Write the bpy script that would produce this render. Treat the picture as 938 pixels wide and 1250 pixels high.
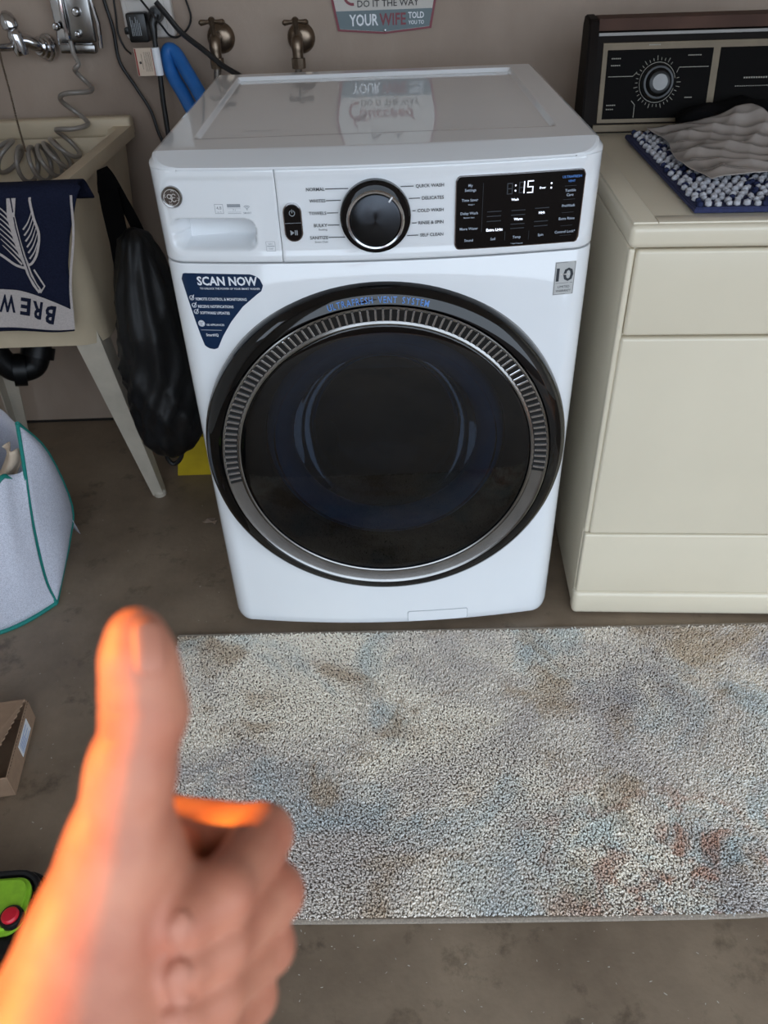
import bpy, bmesh, math, random
import numpy as np
from mathutils import Vector, Matrix
random.seed(7); rng = np.random.default_rng(7)
for o in list(bpy.data.objects): bpy.data.objects.remove(o)
SC = bpy.context.scene
COL = SC.collection
PI = math.pi

# ------------------------------------------------------------------ camera
CAM = np.array([0.006, -1.262, 1.277]); PITCH, YAW, ROLL = .650, -.011, -.039; FPX = 950.
def cam_axes():
    f = np.array([math.sin(YAW)*math.cos(PITCH), math.cos(YAW)*math.cos(PITCH), -math.sin(PITCH)])
    r = np.cross(f, [0, 0, 1]); r /= np.linalg.norm(r); u = np.cross(r, f)
    return math.cos(ROLL)*r+math.sin(ROLL)*u, -math.sin(ROLL)*r+math.cos(ROLL)*u, f
AR, AU, AF = cam_axes()
cd = bpy.data.cameras.new('camera'); cam = bpy.data.objects.new('camera', cd); COL.objects.link(cam)
cd.sensor_width = 36; cd.lens = FPX/1250*36; cd.clip_start = .01; cd.clip_end = 200
cam.matrix_world = Matrix([[AR[0], AU[0], -AF[0], CAM[0]], [AR[1], AU[1], -AF[1], CAM[1]], [AR[2], AU[2], -AF[2], CAM[2]], [0, 0, 0, 1]])
cd.dof.use_dof = True; cd.dof.focus_distance = 1.32; cd.dof.aperture_fstop = 9.0
SC.camera = cam
# ------------------------------------------------------------------ light
w = bpy.data.worlds.new('daylight'); SC.world = w; w.use_nodes = True
bg = w.node_tree.nodes['Background']; bg.inputs[0].default_value = (.74, .86, 1.0, 1); bg.inputs[1].default_value = 2.6
sl = bpy.data.lights.new('low_sun', 'SUN'); sl.energy = 8.0; sl.color = (1.0, .38, .02); sl.angle = math.radians(.6)
sun = bpy.data.objects.new('low_sun', sl); COL.objects.link(sun)
sun_dir = Vector((6.0, .25, -2.6)).normalized()
sun.rotation_euler = sun_dir.to_track_quat('-Z', 'Y').to_euler()
sun.location = (-3, -2, 3)
pl = bpy.data.lights.new('daylight_portal', 'AREA'); pl.shape = 'RECTANGLE'; pl.size = 4.1; pl.size_y = 2.4; pl.cycles.is_portal = True
po = bpy.data.objects.new('daylight_portal', pl); COL.objects.link(po); po.location = (1.15, -2.04, 1.2); po.rotation_euler = (math.radians(90), 0, 0)
SC.view_settings.view_transform = 'Standard'; SC.view_settings.look = 'None'
SC.view_settings.exposure = 0.28; SC.view_settings.gamma = 1; SC.view_settings.use_curve_mapping = False

# ------------------------------------------------------------------ helpers
def ray(x, y): return AF+AR*(x-469)/FPX-AU*(y-625)/FPX
def on_z(x, y, z): d = ray(x, y); return CAM+d*(z-CAM[2])/d[2]
def on_y(x, y, Y): d = ray(x, y); return CAM+d*(Y-CAM[1])/d[1]
def s2l(c):
    return tuple(((v/255)/12.92 if v/255 <= .04045 else ((v/255+.055)/1.055)**2.4) for v in c)
def mat(name, rgb, rough=.5, metal=0., var=.12, scale=20., bump=0., bscale=200., coat=0., spec=.5, sss=0., rgb2=None, trans=0., alpha=1., emit=0.):
    """a principled material whose colour is varied by a noise texture"""
    m = bpy.data.materials.new(name); m.use_nodes = True
    nt = m.node_tree; b = nt.nodes['Principled BSDF']; N = nt.nodes.new; L = nt.links.new
    c = s2l(rgb); c2 = s2l(rgb2) if rgb2 else tuple(v*(1-var) for v in c)
    tc = N('ShaderNodeTexCoord'); no = N('ShaderNodeTexNoise'); no.inputs['Scale'].default_value = scale; no.inputs['Detail'].default_value = 4
    L(tc.outputs['Object'], no.inputs['Vector'])
    cr = N('ShaderNodeValToRGB'); cr.color_ramp.elements[0].position = .35; cr.color_ramp.elements[1].position = .65
    cr.color_ramp.elements[0].color = (*c2, 1); cr.color_ramp.elements[1].color = (*c, 1)
    L(no.outputs['Fac'], cr.inputs['Fac']); L(cr.outputs['Color'], b.inputs['Base Color'])
    b.inputs['Roughness'].default_value = rough; b.inputs['Metallic'].default_value = metal
    b.inputs['Coat Weight'].default_value = coat; b.inputs['Coat Roughness'].default_value = .06
    b.inputs['Specular IOR Level'].default_value = spec
    if sss: b.inputs['Subsurface Weight'].default_value = sss
    if trans: b.inputs['Transmission Weight'].default_value = trans
    if alpha < 1: b.inputs['Alpha'].default_value = alpha
    if emit:
        L(cr.outputs['Color'], b.inputs['Emission Color']); b.inputs['Emission Strength'].default_value = emit
    if bump:
        n2 = N('ShaderNodeTexNoise'); n2.inputs['Scale'].default_value = bscale; n2.inputs['Detail'].default_value = 3
        L(tc.outputs['Object'], n2.inputs['Vector'])
        bp = N('ShaderNodeBump'); bp.inputs['Strength'].default_value = bump; bp.inputs['Distance'].default_value = .002
        L(n2.outputs['Fac'], bp.inputs['Height']); L(bp.outputs['Normal'], b.inputs['Normal'])
    return m
def thing(name, label, cat, loc=(0, 0, 0), rotz=0, group=None):
    o = bpy.data.objects.new(name, None); COL.objects.link(o); o.location = loc; o.rotation_euler = (0, 0, rotz)
    o.empty_display_size = .05
    return tag(o, label, cat, group)
def tag(o, label, cat, group=None):
    o['label'] = label; o['category'] = cat
    if group: o['group'] = group
    return o
def obj(name, me, m, parent=None, angle=35, loc=None, rot=None):
    if isinstance(me, bmesh.types.BMesh):
        bm = me; me = bpy.data.meshes.new(name); bm.to_mesh(me); bm.free()
    if m is not None:
        me.materials.clear(); me.materials.append(m)
    if angle is not None:
        me.polygons.foreach_set('use_smooth', [True]*len(me.polygons))
        if angle < 180: me.set_sharp_from_angle(angle=math.radians(angle))
    o = bpy.data.objects.new(name, me); COL.objects.link(o)
    if parent is not None: o.parent = parent
    if loc is not None: o.location = loc
    if rot is not None: o.rotation_euler = rot
    return o
def struct(name, me, m, parent=None, **k):
    o = obj(name, me, m, parent, **k); o['kind'] = 'structure'; return o
def pyd(verts, faces, name='m'):
    me = bpy.data.meshes.new(name); me.from_pydata([tuple(map(float, v)) for v in verts], [], [tuple(int(i) for i in f) for f in faces]); me.update(); return me
def fixn(me):
    bm = bmesh.new(); bm.from_mesh(me); bmesh.ops.recalc_face_normals(bm, faces=bm.faces); bm.to_mesh(me); bm.free(); return me
def merge(meshes):
    bm = bmesh.new()
    for m in meshes:
        bm.from_mesh(m)
    return bm
def rbox(x0, x1, y0, y1, z0, z1, bev=.004, seg=3, bm=None):
    b2 = bmesh.new(); bmesh.ops.create_cube(b2, size=1)
    for v in b2.verts: v.co = ((x0+x1)/2+v.co.x*(x1-x0), (y0+y1)/2+v.co.y*(y1-y0), (z0+z1)/2+v.co.z*(z1-z0))
    if bev: bmesh.ops.bevel(b2, geom=b2.edges[:], offset=bev, segments=seg, affect='EDGES', profile=.5)
    if bm is None: return b2
    me = bpy.data.meshes.new('t'); b2.to_mesh(me); b2.free(); bm.from_mesh(me); return bm
def basis(d):
    d = Vector(d).normalized(); a = Vector((0, 0, 1)) if abs(d.z) < .9 else Vector((1, 0, 0))
    x = a.cross(d).normalized(); return x, d.cross(x), d
def lathe(prof, center=(0, 0, 0), axis=(0, 0, 1), n=48, a0=0., a1=2*PI, ref=None):
    """prof: list of (radius, along-axis)"""
    x, y, d = basis(axis); c = Vector(center)
    if ref: x, y = Vector(ref[0]), Vector(ref[1])
    closed = abs(a1-a0-2*PI) < 1e-6; na = n if closed else n+1
    V = []; F = []
    for r, h in prof:
        for i in range(na):
            a = a0+(a1-a0)*i/n; V.append(c+d*h+(x*math.cos(a)+y*math.sin(a))*max(r, 1e-5))
    for j in range(len(prof)-1):
        for i in range(n):
            k = (i+1) % na if closed else i+1
            F.append((j*na+i, j*na+k, (j+1)*na+k, (j+1)*na+i))
    me = pyd(V, F); bm = bmesh.new(); bm.from_mesh(me); bmesh.ops.remove_doubles(bm, verts=bm.verts, dist=1e-5)
    bmesh.ops.recalc_face_normals(bm, faces=bm.faces); bm.to_mesh(me); bm.free(); return me
def smooth_path(P, n=8):
    P = [np.array(p, float) for p in P]; out = []
    Q = [2*P[0]-P[1]]+P+[2*P[-1]-P[-2]]
    for i in range(1, len(Q)-2):
        for k in range(n):
            t = k/n; a, b, c, d = Q[i-1:i+3]
            out.append(.5*(2*b+(c-a)*t+(2*a-5*b+4*c-d)*t*t+(3*b-a-3*c+d)*t**3))
    out.append(P[-1]); return out
def tube(path, r, n=10, cap=True, flat=None):
    """tube along a polyline; r number or list; flat=(w,t) gives a ribbon-like elliptical section"""
    P = [Vector(p) for p in path]; V = []; F = []; prevx = None
    for i, p in enumerate(P):
        d = (P[min(i+1, len(P)-1)]-P[max(i-1, 0)]).normalized()
        if prevx is None: x = basis(d)[0]
        else: x = (prevx-d*prevx.dot(d)).normalized()
        prevx = x; y = d.cross(x); rr = r[i] if hasattr(r, '__len__') else r
        for k in range(n):
            a = 2*PI*k/n
            if flat: V.append(p+x*math.cos(a)*flat[0]+y*math.sin(a)*flat[1])
            else: V.append(p+(x*math.cos(a)+y*math.sin(a))*rr)
    for i in range(len(P)-1):
        for k in range(n):
            k2 = (k+1) % n; F.append((i*n+k, i*n+k2, (i+1)*n+k2, (i+1)*n+k))
    if cap: F.append(tuple(range(n))[::-1]); F.append(tuple(range((len(P)-1)*n, len(P)*n)))
    return pyd(V, F)
def grid(fn, us, vs):
    V = [fn(u, v) for v in vs for u in us]; nu = len(us)
    F = [(j*nu+i, j*nu+i+1, (j+1)*nu+i+1, (j+1)*nu+i) for j in range(len(vs)-1) for i in range(nu-1)]
    return pyd(V, F)
def thicken(me, t):
    bm = bmesh.new(); bm.from_mesh(me); bmesh.ops.recalc_face_normals(bm, faces=bm.faces)
    bmesh.ops.solidify(bm, geom=bm.faces[:], thickness=t); return bm
def prism(outline, y0, y1, bev=0., plane='xz'):
    """closed outline in x,z extruded along y (plane xz) or in x,y along z (plane xy)"""
    n = len(outline); V = []
    for y in (y0, y1):
        for a, b in outline: V.append((a, y, b) if plane == 'xz' else (a, b, y))
    F = [tuple(range(n)), tuple(range(2*n-1, n-1, -1))]+[(i, n+i, n+(i+1) % n, (i+1) % n) for i in range(n)]
    me = pyd(V, F); bm = bmesh.new(); bm.from_mesh(me); bmesh.ops.recalc_face_normals(bm, faces=bm.faces)
    if bev:
        es = [e for e in bm.edges if abs((e.verts[0].co-e.verts[1].co).dot(Vector((0, 1, 0) if plane == 'xz' else (0, 0, 1)))) < 1e-7]
        bmesh.ops.bevel(bm, geom=es, offset=bev, segments=2, affect='EDGES')
    return bm
def rrect(x0, x1, z0, z1, r, n=6):
    out = []
    for cx, cz, a in ((x1-r, z1-r, 0), (x0+r, z1-r, 90), (x0+r, z0+r, 180), (x1-r, z0+r, 270)):
        for k in range(n+1):
            t = math.radians(a+90*k/n); out.append((cx+r*math.cos(t), cz+r*math.sin(t)))
    return out
_tc = {}
def text_xy(s, bold=0.):
    """flat text mesh data, unit size, (verts Nx2, faces, width)"""
    key = (s, bold)
    if key in _tc: return _tc[key]
    cu = bpy.data.curves.new('t', 'FONT'); cu.body = s; cu.size = 1; cu.resolution_u = 2; cu.align_x = 'LEFT'; cu.offset = bold
    o = bpy.data.objects.new('t', cu); COL.objects.link(o)
    dg = bpy.context.evaluated_depsgraph_get(); me = bpy.data.meshes.new_from_object(o.evaluated_get(dg))
    v = np.array([p.co[:2] for p in me.vertices]).reshape(-1, 2); f = [tuple(p.vertices) for p in me.polygons]
    bpy.data.objects.remove(o); bpy.data.curves.remove(cu); bpy.data.meshes.remove(me)
    _tc[key] = (v, f); return _tc[key]
class Print:
    """collects flat lettering and strokes; fn maps (a, b) of the printed surface to a 3D point"""
    def __init__(s, fn): s.V = []; s.F = []; s.fn = fn; s.W = []
    def text(s, t, a, b, h, align='c', width=None, bold=.01, shear=0., rot=0., maxw=None):
        v, f = text_xy(t, bold)
        if not len(v): return
        v = v.copy(); w0 = v[:, 0].max()-v[:, 0].min(); v[:, 0] -= v[:, 0].min()
        k = h/.72; sx = k if width is None else width/w0
        X = v[:, 0]*sx; Y = v[:, 1]*k; W = w0*sx
        X = X+Y*shear
        X -= {'c': W/2, 'l': 0, 'r': W}[align]
        Y = Y-h/2
        c, sn = math.cos(rot), math.sin(rot)
        o = len(s.V)
        s.W.append(([s.fn(a+x*c-y*sn, b+x*sn+y*c) for x, y in zip(X, Y)], f))
    def poly(s, pts):
        o = len(s.V); s.V += [s.fn(*p) for p in pts]; s.F.append(tuple(range(o, o+len(pts))))
    def rect(s, a0, a1, b0, b1, n=1):
        for i in range(n):
            u, v = a0+(a1-a0)*i/n, a0+(a1-a0)*(i+1)/n
            s.poly([(u, b0), (v, b0), (v, b1), (u, b1)])
    def stroke(s, pts, wd, wd2=None):
        pts = [np.array(p, float) for p in pts]; L = []
        for i, p in enumerate(pts):
            d = pts[min(i+1, len(pts)-1)]-pts[max(i-1, 0)]; d = d/(np.linalg.norm(d)+1e-9); q = np.array([-d[1], d[0]])
            ww = wd if wd2 is None else wd+(wd2-wd)*i/(len(pts)-1)
            L.append((p+q*ww/2, p-q*ww/2))
        o = len(s.V)
        for a, b in L: s.V.append(s.fn(*a)); s.V.append(s.fn(*b))
        s.F += [(o+2*i, o+2*i+1, o+2*i+3, o+2*i+2) for i in range(len(pts)-1)]
    def ring(s, a, b, r, wd, a0=0, a1=2*PI, n=20, sx=1.):
        s.stroke([(a+sx*r*math.cos(a0+(a1-a0)*i/n), b+r*math.sin(a0+(a1-a0)*i/n)) for i in range(n+1)], wd)
    def disc(s, a, b, r, n=20): s.poly([(a+r*math.cos(2*PI*i/n), b+r*math.sin(2*PI*i/n)) for i in range(n)])
    def make(s, name, m, parent):
        for v, f in s.W: obj('lettering', pyd(v, f), m, parent, angle=None)
        if s.F:
            o = obj(name, pyd(s.V, s.F), m, parent, angle=None)
            if len(s.F) > 4: o['kind'] = 'stuff'
            return o
def sstep(a, b, x):
    t = min(1., max(0., (x-a)/(b-a))); return t*t*(3-2*t)

# ------------------------------------------------------------------ materials
M = {}
M['white'] = mat('white_enamel', (234, 236, 238), .07, coat=.6, var=.02, scale=6)
M['white'].node_tree.nodes['Principled BSDF'].inputs['Coat Roughness'].default_value = .02
M['white_print'] = mat('white_print', (232, 234, 238), .5, var=.03)
M['gloss_black'] = mat('gloss_black', (8, 8, 9), .05, var=.2)
M['satin_black'] = mat('satin_black', (16, 16, 17), .35, var=.2)
M['chrome'] = mat('chrome', (200, 200, 202), .12, 1., var=.08)
M['brushed'] = mat('brushed_chrome', (150, 148, 146), .22, 1., var=.15)
M['grey_print'] = mat('grey_print', (48, 52, 58), .5, var=.05)
M['light_grey_print'] = mat('light_grey_print', (150, 155, 160), .5, var=.05)
M['navy'] = mat('navy_sticker', (10, 40, 72), .3, var=.1)
M['blue_print'] = mat('blue_print', (84, 136, 210), .5, var=.1)
M['lit'] = mat('lit_display', (235, 240, 255), .5, var=.02, emit=.9)
M['dim'] = mat('dim_display', (165, 175, 190), .5, var=.05, emit=.10)
M['ghost'] = mat('ghost_display', (42, 46, 52), .4, var=.1)
M['gasket'] = mat('blue_gasket', (70, 165, 235), .35, var=.15)
M['drum'] = mat('drum_steel', (70, 74, 80), .45, 1., var=.2)
M['almond'] = mat('almond_enamel', (222, 211, 188), .3, coat=.25, var=.04, scale=4)
M['wood'] = mat('wood_grain_trim', (84, 60, 50), .6, var=.3, scale=12, spec=.15)
M['brown_black'] = mat('dark_brown_plastic', (24, 18, 15), .6, var=.15, spec=.1)
M['gold'] = mat('champagne_trim', (108, 94, 74), .5, .3, var=.2)
M['cons_black'] = mat('console_black', (11, 9, 8), .6, var=.2, spec=.06)
M['cons_print'] = mat('console_print', (140, 134, 122), .5, var=.1)
M['tub'] = mat('tub_fibreglass', (200, 183, 156), .45, var=.14, scale=7, bump=.1, bscale=90)
M['tubwhite'] = mat('tub_leg_steel', (190, 180, 164), .5, var=.2, scale=14)
M['cloth_navy'] = mat('navy_terry', (32, 36, 56), .95, var=.3, scale=300, bump=.8, bscale=700, spec=.1)
M['cloth_pale'] = mat('pale_terry', (196, 186, 182), .95, var=.15, scale=300, bump=.8, bscale=700, spec=.1)
M['bag_black'] = mat('black_nylon', (12, 11, 12), .5, var=.3, scale=30, bump=.6, bscale=45, spec=.35)
M['pipe_black'] = mat('black_abs', (12, 12, 13), .4, var=.2, spec=.3)
M['old_brass'] = mat('tarnished_brass', (128, 112, 96), .3, .9, var=.35, scale=60)
M['braid'] = mat('braided_steel', (150, 142, 134), .35, .8, var=.5, scale=500)
M['hose_blue'] = mat('blue_rubber', (36, 104, 176), .45, var=.12)
M['cord'] = mat('black_cord', (18, 17, 18), .5, var=.2)
M['coil'] = mat('coiled_grey_vinyl', (136, 128, 120), .3, var=.15, coat=.4)
M['paper'] = mat('paper_tag', (206, 186, 166), .7, var=.06)
M['red_print'] = mat('red_print', (150, 40, 34), .6, var=.1)
M['dark_print'] = mat('dark_print', (52, 44, 44), .6, var=.1)
M['plate'] = mat('outlet_plastic', (214, 208, 202), .4, var=.05)
M['teal'] = mat('teal_binding', (16, 128, 118), .7, var=.15, scale=200)
M['cardboard'] = mat('cardboard', (156, 128, 104), .85, var=.12, scale=60)
M['cardboard_edge'] = mat('cardboard_edge', (104, 82, 64), .9, var=.3, scale=300)
M['lime'] = mat('lime_fabric', (140, 190, 40), .8, var=.15, scale=80)
M['red_plastic'] = mat('red_plastic', (200, 24, 44), .35, var=.08)
M['yellow'] = mat('yellow_plastic', (196, 168, 24), .5, var=.15)
M['leaf'] = mat('dry_leaf', (150, 130, 112), .8, var=.3)
M['chip'] = mat('pale_chip', (190, 184, 172), .8, var=.3)
M['sign_cream'] = mat('sign_cream', (196, 190, 182), .4, var=.05)
M['sign_grey'] = mat('sign_teal_grey', (96, 112, 116), .4, var=.08)
M['sign_red'] = mat('sign_dark_red', (120, 24, 40), .4, var=.1)

def wall_material():
    m = bpy.data.materials.new('painted_drywall'); m.use_nodes = True; nt = m.node_tree; N = nt.nodes.new; L = nt.links.new
    b = nt.nodes['Principled BSDF']; b.inputs['Roughness'].default_value = .75
    tc = N('ShaderNodeTexCoord'); n1 = N('ShaderNodeTexNoise'); n1.inputs['Scale'].default_value = 3.5; n1.inputs['Detail'].default_value = 5
    mp = N('ShaderNodeMapping'); mp.inputs['Scale'].default_value = (1, 1, .55); L(tc.outputs['Object'], mp.inputs['Vector']); L(mp.outputs['Vector'], n1.inputs['Vector'])
    cr = N('ShaderNodeValToRGB'); e = cr.color_ramp.elements; e[0].position = .3; e[1].position = .66
    e[0].color = (*s2l((142, 124, 110)), 1); e[1].color = (*s2l((168, 150, 135)), 1); L(n1.outputs['Fac'], cr.inputs['Fac'])
    L(cr.outputs['Color'], b.inputs['Base Color'])
    n2 = N('ShaderNodeTexNoise'); n2.inputs['Scale'].default_value = 55; n2.inputs['Detail'].default_value = 6; L(tc.outputs['Object'], n2.inputs['Vector'])
    bp = N('ShaderNodeBump'); bp.inputs['Strength'].default_value = .25; bp.inputs['Distance'].default_value = .004
    L(n2.outputs['Fac'], bp.inputs['Height']); L(bp.outputs['Normal'], b.inputs['Normal']); return m
def floor_material():
    m = bpy.data.materials.new('stained_concrete'); m.use_nodes = True; nt = m.node_tree; N = nt.nodes.new; L = nt.links.new
    b = nt.nodes['Principled BSDF']
    tc = N('ShaderNodeTexCoord'); n1 = N('ShaderNodeTexNoise'); n1.inputs['Scale'].default_value = 2.6; n1.inputs['Detail'].default_value = 8; n1.inputs['Roughness'].default_value = .62
    L(tc.outputs['Object'], n1.inputs['Vector'])
    cr = N('ShaderNodeValToRGB'); e = cr.color_ramp.elements; e[0].position = .33; e[1].position = .7
    e[0].color = (*s2l((100, 85, 70)), 1); e[1].color = (*s2l((146, 128, 108)), 1); L(n1.outputs['Fac'], cr.inputs['Fac'])
    n3 = N('ShaderNodeTexNoise'); n3.inputs['Scale'].default_value = 9; n3.inputs['Detail'].default_value = 9; n3.inputs['Roughness'].default_value = .7; L(tc.outputs['Object'], n3.inputs['Vector'])
    c3 = N('ShaderNodeValToRGB'); e = c3.color_ramp.elements; e[0].position = .34; e[1].position = .44; e[0].color = (.35, .33, .31, 1); e[1].color = (1, 1, 1, 1); L(n3.outputs['Fac'], c3.inputs['Fac'])
    mx = N('ShaderNodeMix'); mx.data_type = 'RGBA'; mx.blend_type = 'MULTIPLY'; mx.inputs[0].default_value = .7
    L(cr.outputs['Color'], mx.inputs[6]); L(c3.outputs['Color'], mx.inputs[7]); L(mx.outputs[2], b.inputs['Base Color'])
    r = N('ShaderNodeMapRange'); r.inputs[3].default_value = .38; r.inputs[4].default_value = .62; L(n3.outputs['Fac'], r.inputs[0]); L(r.outputs[0], b.inputs['Roughness'])
    n2 = N('ShaderNodeTexNoise'); n2.inputs['Scale'].default_value = 90; n2.inputs['Detail'].default_value = 6; L(tc.outputs['Object'], n2.inputs['Vector'])
    bp = N('ShaderNodeBump'); bp.inputs['Strength'].default_value = .2; bp.inputs['Distance'].default_value = .003
    L(n2.outputs['Fac'], bp.inputs['Height']); L(bp.outputs['Normal'], b.inputs['Normal']); return m
def rug_material():
    m = bpy.data.materials.new('abstract_rug_pile'); m.use_nodes = True; nt = m.node_tree; N = nt.nodes.new; L = nt.links.new
    b = nt.nodes['Principled BSDF']; b.inputs['Roughness'].default_value = .9; b.inputs['Specular IOR Level'].default_value = .15
    tc = N('ShaderNodeTexCoord')
    def noise(sc, off, det=5, dist=.6, rough=.6):
        mp = N('ShaderNodeMapping'); mp.inputs['Location'].default_value = off; L(tc.outputs['Object'], mp.inputs['Vector'])
        n = N('ShaderNodeTexNoise'); n.inputs['Scale'].default_value = sc; n.inputs['Detail'].default_value = det; n.inputs['Distortion'].default_value = dist; n.inputs['Roughness'].default_value = rough
        L(mp.outputs['Vector'], n.inputs['Vector']); return n.outputs['Fac']
    def ramp(fac, p0, p1, c0, c1):
        cr = N('ShaderNodeValToRGB'); e = cr.color_ramp.elements; e[0].position = p0; e[1].position = p1; e[0].color = (*c0, 1); e[1].color = (*c1, 1); L(fac, cr.inputs['Fac']); return cr.outputs['Color']
    def mix(fac, a, bcol, kind='MIX'):
        mx = N('ShaderNodeMix'); mx.data_type = 'RGBA'; mx.blend_type = kind
        if isinstance(fac, float): mx.inputs[0].default_value = fac
        else: L(fac, mx.inputs[0])
        L(a, mx.inputs[6])
        if isinstance(bcol, tuple): mx.inputs[7].default_value = (*bcol, 1)
        else: L(bcol, mx.inputs[7])
        return mx.outputs[2]
    base = ramp(noise(3.2, (0, 0, 0)), .36, .60, s2l((214, 205, 198)), s2l((252, 243, 228)))
    k = (0, 0, 0); o = (1, 1, 1)
    # patches of blue, ochre and rust; rust gathers towards the right front corner of the rug
    sx = N('ShaderNodeSeparateXYZ'); L(tc.outputs['Object'], sx.inputs[0])
    blue = ramp(noise(4.2, (3.1, 7.7, 0)), .54, .66, k, (.4, .4, .4))
    col = mix(blue, base, s2l((176, 200, 208)))
    och = ramp(noise(6.0, (9.2, 1.3, 0)), .53, .64, k, (.6, .6, .6))
    col = mix(och, col, s2l((190, 164, 132)))
    lil = ramp(noise(3.6, (5.5, 4.4, 0)), .57, .68, k, (.6, .6, .6))
    col = mix(lil, col, s2l((176, 171, 174)))
    g1 = N('ShaderNodeMapRange'); g1.inputs[1].default_value = -.12; g1.inputs[2].default_value = .08; L(sx.outputs[0], g1.inputs[0])
    g2 = N('ShaderNodeMapRange'); g2.inputs[1].default_value = -.04; g2.inputs[2].default_value = -.17; L(sx.outputs[1], g2.inputs[0])
    gm = N('ShaderNodeMath'); gm.operation = 'MULTIPLY'; L(g1.outputs[0], gm.inputs[0]); L(g2.outputs[0], gm.inputs[1])
    ru = ramp(noise(13.0, (2.0, 2.5, 0), 6, .7), .52, .60, k, (.62, .62, .62))
    gr = N('ShaderNodeMath'); gr.operation = 'MULTIPLY'; L(gm.outputs[0], gr.inputs[0]); L(ru, gr.inputs[1])
    col = mix(gr.outputs[0], col, s2l((192, 130, 98)))
    b2 = ramp(noise(11.0, (6.0, .5, 0), 6, .7), .50, .62, k, (.42, .42, .42))
    gb = N('ShaderNodeMath'); gb.operation = 'MULTIPLY'; L(gm.outputs[0], gb.inputs[0]); L(b2, gb.inputs[1])
    col = mix(gb.outputs[0], col, s2l((170, 204, 214)))
    fine = ramp(noise(230, (0, 0, 0), 2, 0), .3, .7, (.92, .92, .92), (1.22, 1.22, 1.22))
    col = mix(1.0, col, fine, 'MULTIPLY')
    L(col, b.inputs['Base Color']); return m
def glass_material(name, tint, ior=1.5, rough=.02):
    m = bpy.data.materials.new(name); m.use_nodes = True; nt = m.node_tree; N = nt.nodes.new; L = nt.links.new
    for n in list(nt.nodes):
        if n.type == 'BSDF_PRINCIPLED': nt.nodes.remove(n)
    out = nt.nodes['Material Output']; t = N('ShaderNodeBsdfTransparent'); g = N('ShaderNodeBsdfGlossy'); g.inputs['Roughness'].default_value = rough
    tc = N('ShaderNodeTexCoord'); no = N('ShaderNodeTexNoise'); no.inputs['Scale'].default_value = 8; L(tc.outputs['Object'], no.inputs['Vector'])
    cr = N('ShaderNodeValToRGB'); cr.color_ramp.elements[0].color = (*[v*.9 for v in tint], 1); cr.color_ramp.elements[1].color = (*tint, 1); L(no.outputs['Fac'], cr.inputs['Fac']); L(cr.outputs['Color'], t.inputs['Color'])
    fr = N('ShaderNodeFresnel'); fr.inputs['IOR'].default_value = ior; mx = N('ShaderNodeMixShader')
    L(fr.outputs[0], mx.inputs[0]); L(t.outputs[0], mx.inputs[1]); L(g.outputs[0], mx.inputs[2]); L(mx.outputs[0], out.inputs['Surface']); return m
def mesh_fabric():
    m = bpy.data.materials.new('white_mesh_fabric'); m.use_nodes = True; nt = m.node_tree; N = nt.nodes.new; L = nt.links.new
    b = nt.nodes['Principled BSDF']; b.inputs['Roughness'].default_value = .7
    tc = N('ShaderNodeTexCoord'); n = N('ShaderNodeTexVoronoi'); n.inputs['Scale'].default_value = 420; L(tc.outputs['Object'], n.inputs['Vector'])
    cr = N('ShaderNodeValToRGB'); e = cr.color_ramp.elements; e[0].position = .1; e[1].position = .6; e[0].color = (*s2l((176, 178, 192)), 1); e[1].color = (*s2l((222, 224, 236)), 1); L(n.outputs['Distance'], cr.inputs['Fac'])
    L(cr.outputs['Color'], b.inputs['Base Color']); b.inputs['Alpha'].default_value = .86; return m
def skin_material():
    m = bpy.data.materials.new('skin'); m.use_nodes = True; nt = m.node_tree; N = nt.nodes.new; L = nt.links.new
    b = nt.nodes['Principled BSDF']; b.inputs['Roughness'].default_value = .48; b.inputs['Specular IOR Level'].default_value = .35
    b.inputs['Subsurface Weight'].default_value = .12; b.inputs['Subsurface Radius'].default_value = (1., .35, .2); b.inputs['Subsurface Scale'].default_value = .0025
    tc = N('ShaderNodeTexCoord'); n = N('ShaderNodeTexNoise'); n.inputs['Scale'].default_value = 45; n.inputs['Detail'].default_value = 5; L(tc.outputs['Object'], n.inputs['Vector'])
    cr = N('ShaderNodeValToRGB'); e = cr.color_ramp.elements; e[0].position = .3; e[1].position = .7; e[0].color = (*s2l((188, 116, 92)), 1); e[1].color = (*s2l((214, 148, 120)), 1); L(n.outputs['Fac'], cr.inputs['Fac'])
    L(cr.outputs['Color'], b.inputs['Base Color'])
    v = N('ShaderNodeTexVoronoi'); v.inputs['Scale'].default_value = 900; L(tc.outputs['Object'], v.inputs['Vector'])
    bp = N('ShaderNodeBump'); bp.inputs['Strength'].default_value = .25; bp.inputs['Distance'].default_value = .0006; L(v.outputs['Distance'], bp.inputs['Height']); L(bp.outputs['Normal'], b.inputs['Normal'])
    return m
M['wall'] = wall_material(); M['floor'] = floor_material(); M['rug'] = rug_material(); M['skin'] = skin_material()
M['nail'] = mat('finger_nail', (200, 134, 110), .5, var=.06, spec=.3)
M['door_glass'] = glass_material('tinted_door_glass', (.11, .13, .16), 1.6)
M['bowl_glass'] = glass_material('bowl_glass', (.75, .8, .85), 1.5)
M['hamper'] = mesh_fabric()
M['film'] = mat('crumpled_poly_film', (176, 168, 162), .26, var=.1, scale=30, bump=.15, bscale=60, alpha=.92, coat=.6)

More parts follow.
